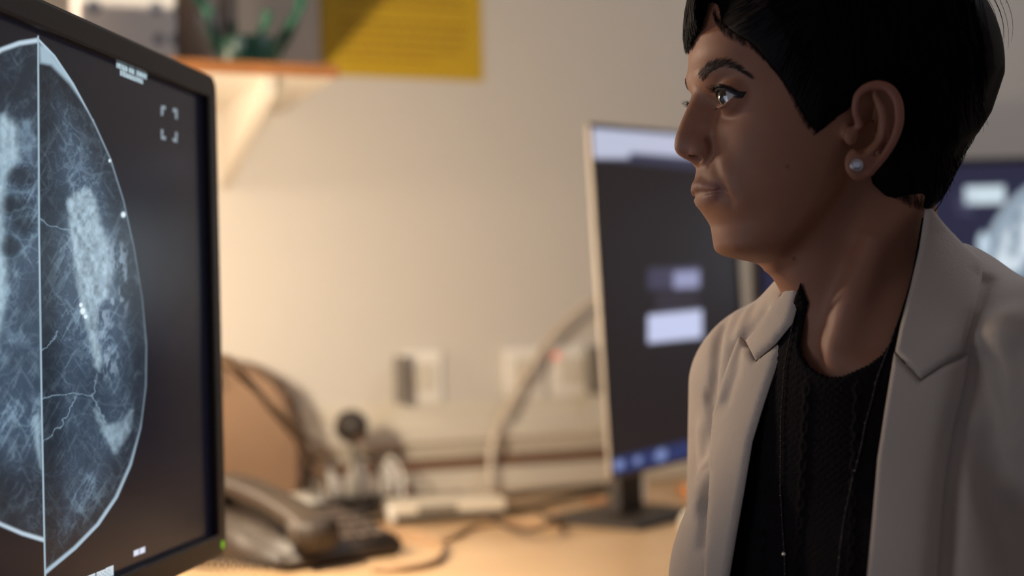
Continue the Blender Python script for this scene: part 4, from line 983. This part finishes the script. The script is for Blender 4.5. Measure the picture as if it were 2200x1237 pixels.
# rim strands along the lower hair line
rim = [(1534, 44), (1556, 76), (1585, 91), (1615, 104), (1648, 135), (1678, 171), (1698, 205), (1714, 240), (1730, 268), (1750, 290), (1764, 278), (1790, 254), (1812, 240)]
def along(poly, n):
    P = np.array(poly, float); L = np.r_[0, np.cumsum(np.linalg.norm(np.diff(P, axis=0), axis=1))]; t = np.sort(rng.random(n))*L[-1]; return np.stack([np.interp(t, L, P[:, 0]), np.interp(t, L, P[:, 1])], 1)
def surf_strands(starts, ends, field, off0, off1, r=.22, cast_kw={}, bd=14):
    m = 7; t = np.linspace(0, 1, m); A = np.array(starts); Bq = np.array(ends); Q = A[:, None]*(1-t)[None, :, None]+Bq[:, None]*t[None, :, None]
    bend = (rng.random(len(A))-.5)*bd; Dn = Bq-A; Nn = np.stack([-Dn[:, 1], Dn[:, 0]], 1)/(np.linalg.norm(Dn, axis=1, keepdims=True)+1e-6); Q = Q+(np.sin(t*math.pi)[None, :, None])*Nn[:, None]*bend[:, None, None]
    X, b = field.cast(Q[..., 0].ravel(), Q[..., 1].ravel(), **cast_kw); N = field.grad(X, .8); N /= np.linalg.norm(N, axis=1, keepdims=True)+1e-9
    o = np.tile(np.linspace(0, 1, m), len(A)); X = X+N*(off0+(off1-off0)*o)[:, None]; X = X.reshape(len(A), m, 3); b = b.reshape(len(A), m).max(1)
    for x_, bb in zip(X, b):
        if bb < 3 and np.abs(np.diff(x_, axis=0)).max() < 12: strand(x_, r, r*.35)
E2 = along(rim, 900); st = []; en = []
for p in E2:
    f_ = np.array([-.42, 1.0]) if p[0] < 1748 else np.array([-.75, .8]); f_ = f_/np.linalg.norm(f_)+np.array([.5 if p[0] < 1700 else 0, 0]); f_ = f_/np.linalg.norm(f_)+rng.normal(0, .08, 2); L_ = rng.uniform(12, 30); e = p+f_*rng.uniform(-6, 5); s_ = e-f_*L_; st.append(s_); en.append(e)
surf_strands(st, en, head, 1.2, .2, .10, bd=2)
rim2 = [(1894, 372), (1900, 396), (1920, 424), (1952, 442), (1985, 452)]
E2 = along(rim2, 260); st = []; en = []
for p in E2:
    f_ = np.array([.10, 1.0])+rng.normal(0, .12, 2); e = p+f_*rng.uniform(-8, 5); st.append(e-f_*rng.uniform(14, 30)); en.append(e)
surf_strands(st, en, head, 2.0, .3, .12, bd=3)
# side surface strands over the hair volume
st = []; en = []
for _ in range(1700):
    p = np.array([rng.uniform(1520, 2110), rng.uniform(-60, 400)])
    f_ = flow(*p)+rng.normal(0, .08, 2); f_ /= np.linalg.norm(f_); q = p+f_*rng.uniform(50, 110); st.append(p); en.append(q)
md_ = lambda q: polyd(q[:, 0], q[:, 1], np.array(HM, float)); kk = (md_(np.array(st)) < -4) & (md_(np.array(en)) < 2)
surf_strands([s for s, k in zip(st, kk) if k], [e for e, k in zip(en, kk) if k], hairF, .25, .35, .3)
# fringe: locks swept down over the far side of the forehead
for _ in range(1900):
    s_ = rng.uniform(-46, 16); tip = H(1497, 98+rng.normal(0, 5)-max(0, abs(s_+8)-10)*2.2, 0); fz = tip[2]
    fr_ = 105.5-.0105*(s_)**2+rng.normal(0, .8)
    a = (72+rng.normal(0, 3), s_*.75+14, 112); b = (116-.008*s_*s_+rng.normal(0, 1.0), s_*.9+5, 84); c_ = (fr_+.5, s_, fz)
    if _ % 2: b = (112.5-.008*s_*s_, s_*.9+3, 88); a = (90, s_*.75+8, 108)
    strand(bez(a, b, c_, 9), .42, .12)
for _ in range(1100):   # the roots of the fringe over the temple side of the forehead
    s_ = rng.uniform(-22, 18); e_ = H(1503+rng.normal(0, 4), 62+rng.normal(0, 9), 0); a = (80, s_, 112); b = (107+rng.normal(0, 1), s_*.8, 104); strand(bez(a, b, (e_[0]+rng.uniform(-1, 1), s_*.5-2, e_[2]), 9), .45, .14)
for _ in range(800):
    s_ = rng.uniform(-24, 10); e_ = H(1513+rng.normal(0, 3), 26+rng.normal(0, 5), s_); b_ = H(1507+rng.normal(0, 2), -30, s_); strand(bez((74, s_, 119), b_, e_, 8), .6, .2)
# wisps at the back
for _ in range(26):
    z0 = rng.uniform(60, 105); s_ = rng.uniform(-30, 40); Bx = np.interp(z0, zb[::-1], bh[::-1]); z1 = z0-rng.uniform(30, 62); B1 = np.interp(z1, zb[::-1], bh[::-1])
    o_ = rng.uniform(.0, 1.5)
    strand(bez((Bx+3, s_, z0), (min(Bx, B1)-o_*1.5-2, s_, (z0+z1)/2), (B1+1.5-rng.uniform(0, 2), s_*.9, z1)), .25, .1)
for _ in range(260):    # hanging tips of the nape silhouette
    z0 = rng.uniform(-52, 30); s_ = rng.uniform(-35, 52); Bx = np.interp(z0, zb[::-1], bh[::-1])*math.sqrt(max(.2, 1-(s_/80)**2)); z1 = z0-rng.uniform(12, 26); B1 = np.interp(z1, zb[::-1], bh[::-1])*math.sqrt(max(.2, 1-(s_/80)**2))
    strand(bez((Bx+3, s_, z0), (Bx-1.5, s_, (z0+z1)/2), (B1-rng.uniform(0, 1.5), s_, z1), 6), .3, .12)
hmesh('hair_strands', np.array(SV), np.array(SF), M_hair, hair)

# ---- brows and lashes
SV = []; SF = []
def brow(sd):
    top = [(1502, 158), (1520, 135), (1545, 123), (1570, 127), (1592, 140), (1611, 160)]; low = [(1512, 172), (1530, 152), (1550, 140), (1575, 141), (1594, 150), (1611, 160)]
    return top, low
top, low = brow(1); Pt = np.array(top, float)+np.array([-3, 5]); Pl = np.array(low, float)+np.array([-3, 5])
A = []; Bq = []
for _ in range(300):
    t = rng.random(); u = rng.random(); i = t*(len(top)-1); a = np.array([np.interp(i, range(6), Pt[:, 0]), np.interp(i, range(6), Pt[:, 1])]); b = np.array([np.interp(i, range(6), Pl[:, 0]), np.interp(i, range(6), Pl[:, 1])])
    p = b+(a-b)*u; d = np.array([.35+.75*t, -1.0+1.3*t+.25*(1-u)]); d /= np.linalg.norm(d); A.append(p); Bq.append(p+d*rng.uniform(9, 17))
def lift(A, Bq, mirror=False):
    m = 4; t = np.linspace(0, 1, m); Q = np.array(A)[:, None]*(1-t)[None, :, None]+np.array(Bq)[:, None]*t[None, :, None]; X, b = head.cast(Q[..., 0].ravel(), Q[..., 1].ravel()); N = head.grad(X, .8); N /= np.linalg.norm(N, axis=1, keepdims=True)+1e-9
    X = X+N*(.15+.6*np.tile(t, len(A)))[:, None]; X = X.reshape(len(A), m, 3)
    for x_ in X:
        if np.abs(np.diff(x_, axis=0)).max() < 9: strand(x_, .2, .08)
    return X
nb0 = len(SV); lift(A, Bq); Vb = np.array(SV)
M_brow = mat('brow_hair', (.022, .012, .010), .6, noise=.2)
hmesh('eyebrow', Vb, np.array(SF), M_brow)
Vm = Vb.copy(); Vm[:, 1] *= -1; hmesh('eyebrow', Vm, np.array(SF)[:, ::-1], M_brow)
SV = []; SF = []
for i in range(44):
    a = math.radians(-25+92*i/43); e = np.interp(a, az, elu)+.05; r_ = 14.6; p = EC+r_*np.array([math.cos(a)*math.cos(e), math.sin(a)*math.cos(e), math.sin(e)]); dr = np.array([math.cos(a*1.05), math.sin(a*1.05), .05]); L_ = 5.5+2*math.sin(i*1.7)+rng.normal(0, .5)
    strand(bez(p, p+dr*L_*.6+np.array([0, 0, -.8]), p+dr*L_+np.array([0, 0, 1.6])), .17, .05)
for i in range(26):
    a = math.radians(-10+74*i/25); e = np.interp(a, az, ell_)-.05; p = EC+14.2*np.array([math.cos(a)*math.cos(e), math.sin(a)*math.cos(e), math.sin(e)]); dr = np.array([math.cos(a), math.sin(a), -.45]); strand(bez(p, p+dr*1.5, p+dr*3), .10, .04)
Vb = np.array(SV); hmesh('eyelashes', Vb, np.array(SF), M_hair); Vm = Vb.copy(); Vm[:, 1] *= -1; hmesh('eyelashes', Vm, np.array(SF)[:, ::-1], M_hair)
patch('eyeliner', eyl, head, M_liner, .12, .25, 2.5, 3)

# ---- ear stud
ec, _ = head.cast([1839], [355]); en_ = head.grad(ec, 1.0)[0]; en_ /= np.linalg.norm(en_); ec = ec[0]+en_*.6
M_gem = mat('crystal', (.75, .75, .8), .05, metal=.9, noise=.1, nscale=300); M_steel = mat('polished_steel', (.55, .5, .48), .2, metal=1, noise=.05)
def disc_np(c, n, prof, k=18, faceted=False):
    n = np.array(n); u = np.cross(n, [0, 0, 1.]); u /= np.linalg.norm(u); v = np.cross(n, u); V = []; F = []
    for (r_, z_) in prof:
        for j in range(k): a = 2*math.pi*j/k; V.append(c+r_*(math.cos(a)*u+math.sin(a)*v)+z_*n)
    for i in range(len(prof)-1):
        for j in range(k): F.append((i*k+j, i*k+(j+1) % k, (i+1)*k+(j+1) % k, (i+1)*k+j))
    F.append(tuple(range(k))[::-1]); F.append(tuple((len(prof)-1)*k+j for j in range(k))); return V, F
V, F = disc_np(ec, en_, [(3.2, 0), (4.2, .6), (4.4, 1.6), (4.0, 2.2), (3.7, 2.2)], 28); es = hmesh('ear_stud', V, F, M_steel)
V, F = disc_np(ec, en_, [(1.5, .8), (3.7, 2.1), (3.1, 3.2), (1.8, 3.7)], 8); hmesh('crystal', V, F, M_gem, es, smooth=False)
# ================================================================== clothes
M_jacket = mat('beige_jacket_cloth', (.50, .41, .345), .75, noise=.05, nscale=20, bump=.35, bscale=900, sheen=.25)
M_top = mat('black_knit', (.0065, .004, .005), .9, spec=.12, noise=.4, nscale=160, bump=.9, bscale=420)
M_trouser = mat('dark_trousers', (.02, .02, .024), .8, noise=.1)
def torso_field(g, arms=True):
    """g grows the volume"""
    q = Field()
    q.add(rot_ell(tor(-12, 0, -175), (100+g, 143+g, 205)))
    q.add(cap(tor(-18, -108, -30), tor(-18, 118, -22), 40+g, 40+g), 50)
    q.add(rot_ell(tor(45, 62, -185), (56+g, 62+g, 62+g)), 40)
    q.add(rot_ell(tor(45, -62, -185), (56+g, 62+g, 62+g)), 40)
    q.add(rot_ell(tor(-12, 0, -420), (98+g, 150+g, 150)), 60)
    return q
under = torso_field(-2)
under.add(cap(tor(-12, 0, 40), tor(-12, 0, -40), 60, 70), 34)
def front_poly(px): # pixels -> torso frontal plane coordinates on the surface
    X, b = jack.cast([p[0] for p in px], [p[1] for p in px]); d = X-T0; c, s = math.cos(TH), math.sin(TH); return np.stack([-d[:, 0]*s+d[:, 1]*c, d[:, 2]], 1)
jack = torso_field(10)
SHR, SHL = tor(-16, -126, -46), tor(-16, 142, -40)
jack.add(chain([SHR, tor(-22, -146, -170), tor(-10, -160, -300)], [50, 46, 46]), 16)
jack.add(chain([SHL, tor(-22, 178, -170), tor(-10, 196, -300)], [50, 49, 46]), 16)
jack.add(chain([tor(-10, -160, -300), tor(150, -110, -385)], [46, 36]), 8)
jack.add(chain([tor(-10, 196, -300), tor(150, 120, -385)], [46, 36]), 8)
jack.add(cap(tor(-22, -40, 8), tor(-22, 40, 8), 50, 50), 35)      # cloth rising to the collar
# folds
def fold(px, r_, amp):
    amp = amp*1.35
    X, b = jack.cast([p[0] for p in px], [p[1] for p in px], t0=700., t1=1500.); jack.stroke(list(X), r_, amp)
FOLDS = [([(2086, 770), (2066, 860), (2047, 960), (2034, 1060), (2018, 1236)], 6, -7), ([(2114, 600), (2102, 665), (2084, 735)], 6, -4), ([(2125, 790), (2140, 930), (2165, 1060), (2192, 1190)], 17, -10), ([(2172, 690), (2178, 820), (2184, 950)], 12, 4),
 ([(2092, 770), (2072, 850), (2050, 940), (2035, 1050), (2022, 1236)], 8, -7), ([(2125, 760), (2120, 900), (2110, 1050), (2120, 1236)], 16, 4), ([(2150, 720), (2175, 860), (2180, 1010)], 14, 5),
 ([(2110, 960), (2140, 1080), (2185, 1200)], 12, -6), ([(2095, 780), (2140, 900), (2150, 1000)], 11, -5), ([(2190, 760), (2196, 900), (2196, 1100)], 9, -5),
 ([(1552, 700), (1540, 780), (1532, 880)], 6, -4), ([(1585, 680), (1562, 760), (1553, 850)], 8, 3), ([(1525, 860), (1530, 930), (1522, 990)], 6, -5), ([(1512, 930), (1512, 1000), (1505, 1080)], 9, 4), ([(1530, 1010), (1518, 1080), (1512, 1160)], 6, -5),
 ([(1640, 672), (1618, 700), (1602, 735)], 6, -3), ([(1610, 668), (1590, 715)], 6, 2.5), ([(1600, 735), (1590, 800), (1572, 860)], 7, -2.5)]
_b = jack.at; 
for f_ in FOLDS: fold(*f_)
OPEN = [(1728, 560), (1722, 600), (1716, 640), (1702, 700), (1674, 790), (1648, 870), (1624, 950), (1607, 1050), (1588, 1150), (1572, 1232)]
OPENN = [(1872, 1232), (1884, 1100), (1892, 1000), (1910, 880), (1930, 770), (1950, 690), (1966, 610), (1980, 540), (1992, 480)]
pa = front_poly([(x-20, y) for x, y in OPEN]); pb = front_poly([(x+12, y) for x, y in OPENN])
poly = np.vstack([[pa[0]+[0, 90]], pa, [pa[-1]+[6, -500]], [pb[0]+[-4, -500]], pb, [pb[-1]+[0, 90]]])
shell = Field(); 
def shell_fn(D, x, y, z):
    P = np.stack([x.ravel(), y.ravel(), z.ravel()], 1)
    return D
ctH, stH = f32(math.cos(TH)), f32(math.sin(TH))
def opening(D, x, y, z):
    X, Y, Z = x-T0[0], y-T0[1], z-T0[2]; fx = X*ctH+Y*stH; sx = -X*stH+Y*ctH
    uu = np.clip((sx+260)/2.5, 0, 207); vv = np.clip((Z+560)/2.5, 0, 287); i = uu.astype(np.int32); j = vv.astype(np.int32)
    pd = PD[i, j]*(1-(uu-i))*(1-(vv-j))+PD[np.minimum(i+1, 208), j]*(uu-i)*(1-(vv-j))+PD[i, np.minimum(j+1, 288)]*(1-(uu-i))*(vv-j)+PD[np.minimum(i+1, 208), np.minimum(j+1, 288)]*(uu-i)*(vv-j)
    d = np.maximum(D, -(D+f32(4.5)+np.clip(pd-6, 0, 30)*f32(.4)))
    d = np.maximum(d, -np.maximum(pd, -fx-25))
    nk = neck_hole(x, y, z); return np.maximum(d, -nk)
gu, gv = np.meshgrid(np.arange(209)*2.5-260, np.arange(289)*2.5-560, indexing='ij'); PD = polyd(gu, gv, poly).astype(f32)
neck_hole = cap(tor(2, 0, 200), tor(-6, 0, -10), 62, 62)[0]
jack2 = Field(); jack2.ops = list(jack.ops); jack2.custom(opening)
axj, Dj = jack2.grid((T0[0]-200, T0[1]-260, T0[2]-460), (T0[0]+190, T0[1]+260, T0[2]+70), 2.6)
Vj, Fj = surface_nets(axj, Dj); print('jacket', len(Vj))
jacket = hmesh('jacket', Vj, Fj, M_jacket)
PJ = jacket; jacket_off = 0
def jcast(**k): return dict(t0=700., t1=1500.)
topF = Field(); topF.ops = list(under.ops)
def tmin(D, x, y, z):
    v = cap((-20, 0, -40), tor(-6, 0, -5), 45, 50)[0](x, y, z); v = smin(v, cap(tor(-6, 0, -5), tor(-14, 0, -60), 51, 62)[0](x, y, z), 20); return smin(D, v, 20)
topF.custom(tmin)
TOP = [(1722, 606), (1738, 650), (1729, 700), (1722, 740), (1728, 768), (1742, 790), (1762, 804), (1785, 813), (1812, 811), (1838, 800), (1868, 786), (1898, 764), (1915, 738), (1930, 690), (1945, 640), (1958, 590), (1968, 530), (1978, 470), (1996, 456), (2010, 480), (1995, 600), (1975, 700), (1945, 850), (1925, 1000), (1905, 1260), (1900, 1760), (1480, 1760), (1535, 1260), (1585, 1050), (1630, 880), (1680, 720), (1706, 650)]
_n = []                                             # scalloped neckline
for i in range(4, 12):
    p, q = np.array(TOP[i], float), np.array(TOP[i+1], float); L_ = np.linalg.norm(q-p); nn = np.array([q[1]-p[1], -(q[0]-p[0])])/L_
    for t in np.arange(0, L_, 2.5): _n.append(tuple(p+(q-p)*t/L_+nn*2.6*abs(math.sin(t/L_*math.pi*round(L_/10)))))
TOP = TOP[:4]+_n+TOP[12:]
def knit(x, y):
    o = np.zeros(len(x))
    for (x0, x1) in ((1665, 1640), (1745, 1722), (1850, 1835)):
        c = np.interp(y, [780, 1240], [x0, x1]); w_ = 14; d = x-c
        o += 1.3*np.exp(-((d-6*np.sin(y/13.))/3.5)**2)+1.3*np.exp(-((d+6*np.sin(y/13.))/4.5)**2)
    return o*ss(y, 800, 850)+.25*np.sin(y/2.6)*np.sin(x/3.1)
class MinF(Field):
    def __init__(s, a, b): s.a, s.b = a, b
    def at(s, P): return np.minimum(s.a.at(P), s.b.at(P))
SKT = MinF(head, topF)
patch('knitted_top', TOP, SKT, M_top, 1.2, 2.2, 3.6, 5, zfun=knit, cast_kw=jcast())
COLN = [(1985, 452), (1998, 450), (2030, 490), (2070, 532), (2111, 567), (2106, 610), (2095, 660), (2080, 715), (2067, 755), (2025, 785), (1980, 817), (1955, 790), (1925, 757), (1936, 700), (1956, 620), (1974, 535)]
LAPN = [(1924, 760), (1954, 793), (1980, 821), (2028, 789), (2080, 757), (2066, 830), (2046, 910), (2030, 1000), (2018, 1100), (2008, 1250), (1985, 1720), (1850, 1720), (1866, 1250), (1878, 1110), (1888, 985), (1904, 880)]
COLF = [(1726, 592), (1729, 612), (1716, 660), (1706, 696), (1672, 738), (1628, 775), (1606, 733), (1636, 700), (1668, 655), (1700, 612)]
LAPF = [(1706, 699), (1674, 741), (1629, 779), (1604, 736), (1590, 722), (1572, 770), (1552, 830), (1536, 890), (1528, 1000), (1524, 1120), (1516, 1250), (1490, 1640), (1535, 1640), (1568, 1250), (1585, 1150), (1603, 1050), (1620, 950), (1645, 868), (1672, 788), (1696, 725)]
colF = Field(); colF.ops = list(jack.ops); colF.add(cap(tor(-4, 0, 60), tor(-8, 0, -20), 60, 68), 28)
patch('lapel', LAPN, jack, M_jacket, 1.6, 4.0, 6, 10, PJ, smoothn=2, cast_kw=jcast())
patch('lapel', LAPF, jack, M_jacket, 1.0, 3.6, 6, 10, PJ, smoothn=2, cast_kw=jcast())
patch('collar', COLN, colF, M_jacket, 1.0, 3.8, 6, 10, PJ, smoothn=2, cast_kw=jcast())
patch('collar', COLF, colF, M_jacket, 1.0, 3.8, 6, 10, PJ, smoothn=2, cast_kw=jcast())

# necklace: a long fine beaded chain
M_bead = mat('dark_beads', (.10, .08, .08), .18, metal=.8, noise=.2, nscale=800)
M_glint = mat('bright_bead', (.9, .8, .7), .08, metal=1, noise=.1)
def necklace(pts, name):
    P = np.array(pts, float); L = np.r_[0, np.cumsum(np.linalg.norm(np.diff(P, axis=0), axis=1))]; t = np.arange(0, L[-1], 4.2); q = np.stack([np.interp(t, L, P[:, 0]), np.interp(t, L, P[:, 1])], 1)
    for _ in range(6): q[1:-1] = (q[:-2]+q[1:-1]*2+q[2:])/4
    X, b = SKT.cast(q[:, 0], q[:, 1], t0=700., t1=1500.); N = SKT.grad(X, 1.); N /= np.linalg.norm(N, axis=1, keepdims=True); X = X+N*4.6; X[1:-1] = (X[:-2]+X[1:-1]*2+X[2:])/4
    return X
BV = []; BF = []; nk_ = None
def addsph(c, r_, n=8, m=6):
    V, F = sphere_np(0, 1, n, m); b = len(BV); BV.extend(list(V*r_+c)); BF.extend([tuple(int(i)+b for i in f) for f in F])
for pts in ([(1716, 690), (1706, 740), (1697, 787), (1689, 895), (1687, 1047), (1690, 1134), (1695, 1195), (1697, 1262)], [(1932, 690), (1912, 750), (1888, 817), (1877, 865), (1864, 913), (1856, 965), (1838, 1034), (1825, 1104), (1819, 1147), (1807, 1262)]):
    X = necklace(pts, 'x')
    BV = []; BF = []
    for i, p in enumerate(X): addsph(p, .55 if i % 5 else .8)
    nk2 = hmesh('necklace_strand', np.array(BV), BF, M_bead); nk_ = nk_ or nk2
gp_ = necklace([(1690, 1150), (1694, 1193), (1697, 1240)], 'x'); BV = []; BF = []; addsph(gp_[len(gp_)//2-1], 2.0, 14, 10); hmesh('clasp_bead', np.array(BV), BF, M_glint, nk_)
# lower body, seated: trousers, and the chair that carries her
leg = Field(); leg.add(cap(tor(-10, -70, -500), tor(-10, 70, -500), 98, 98))
for sg in (-1, 1):
    leg.add(chain([tor(-10, sg*80, -510), tor(400, sg*95, -520)], [86, 62]), 30); leg.add(chain([tor(400, sg*95, -520), tor(385, sg*100, -925)], [60, 42]), 10)
axl, Dl = leg.grid((T0[0]-260, T0[1]-330, T0[2]-985), (T0[0]+480, T0[1]+420, T0[2]-395), 9.0)
Vl, Fl = surface_nets(axl, Dl); hmesh('trousers', Vl, Fl, M_trouser)
for sg in (-1, 1):
    sh_ = Field(); sh_.add(ell(tor(430, sg*102, -968), (95, 38, 34))); sh_.custom(lambda D, x, y, z: np.maximum(D, (T0[2]-987)-z))
    lo = tor(430, sg*102, -968)-np.array([120, 60, 45]); axs, Ds = sh_.grid(lo, lo+np.array([240, 120, 90]), 5.); Vs, Fs = surface_nets(axs, Ds); hmesh('shoe', Vs, Fs, M_black)
# hands resting on the thighs
M_sk2 = mat('skin_hands', tuple(SK), .5, noise=.1, nscale=60, bump=.2, bscale=500, sss=.1)
hands = Field(); first = True
for sg in (-1, 1):
    wz = -400; wr = tor(165, sg*104, wz); pa_ = tor(215, sg*98, wz-14)
    hands.add(cap(tor(120, sg*112, -372), wr, 27, 23), 8); hands.add(ell(pa_+np.array([8, 0, 0]), (46, 40, 15)), 10)
    for k in range(4):
        s_ = sg*98+(k-1.5)*19; L_ = (34, 40, 38, 29)[k if sg > 0 else 3-k]
        b_ = tor(246, s_, wz-14); m_ = tor(246+L_, s_+(k-1.5)*2, wz-20); e_ = tor(246+L_*1.7, s_+(k-1.5)*3, wz-34); hands.add(chain([b_, m_, e_], [9, 8.2, 7]), 3)
    hands.add(chain([tor(200, sg*98-sg*32, wz-14), tor(228, sg*98-sg*52, wz-20), tor(252, sg*98-sg*54, wz-28)], [11, 9.5, 8]), 6)
axq, Dq = hands.grid((T0[0]-20, T0[1]-200, T0[2]-470), (T0[0]+360, T0[1]+330, T0[2]-330), 3.0)
Vq, Fq = surface_nets(axq, Dq); hmesh('hands', Vq, Fq, M_sk2)
sc_ = h2w(tor(40, 0, -600)); ch = empty('office_chair', (sc_[0], sc_[1], 0), 'dark office chair under the seated woman', 'chair')
yw = math.atan2(*( (h2w(tor(100, 0, 0))-h2w(tor(0, 0, 0)))[[1, 0]])) ; Tc = Matrix.Rotation(yw, 4, 'Z'); zt = h2w(tor(0, 0, -598))[2]
box('seat', (-.22, -.24, zt-.07), (.24, .24, zt-.005), M_trouser, ch, .03, Tc, 4)
lathe('column', [(0, .09), (.03, .09), (.03, zt-.08), (0, zt-.07)], M_dark, ch, 20)
for k in range(5):
    a = k*2*math.pi/5+.3; tube('foot', [(0, 0, .1), (.15*math.cos(a), .15*math.sin(a), .085), (.29*math.cos(a), .29*math.sin(a), .06)], .016, M_dark, ch, 10, 4)
    lathe('caster', [(0, -.012), (.026, -.012), (.026, .012), (0, .012)], M_dark, ch, 18, Matrix.Translation((.29*math.cos(a), .29*math.sin(a), .0275)) @ Matrix.Rotation(math.radians(90), 4, 'X'))
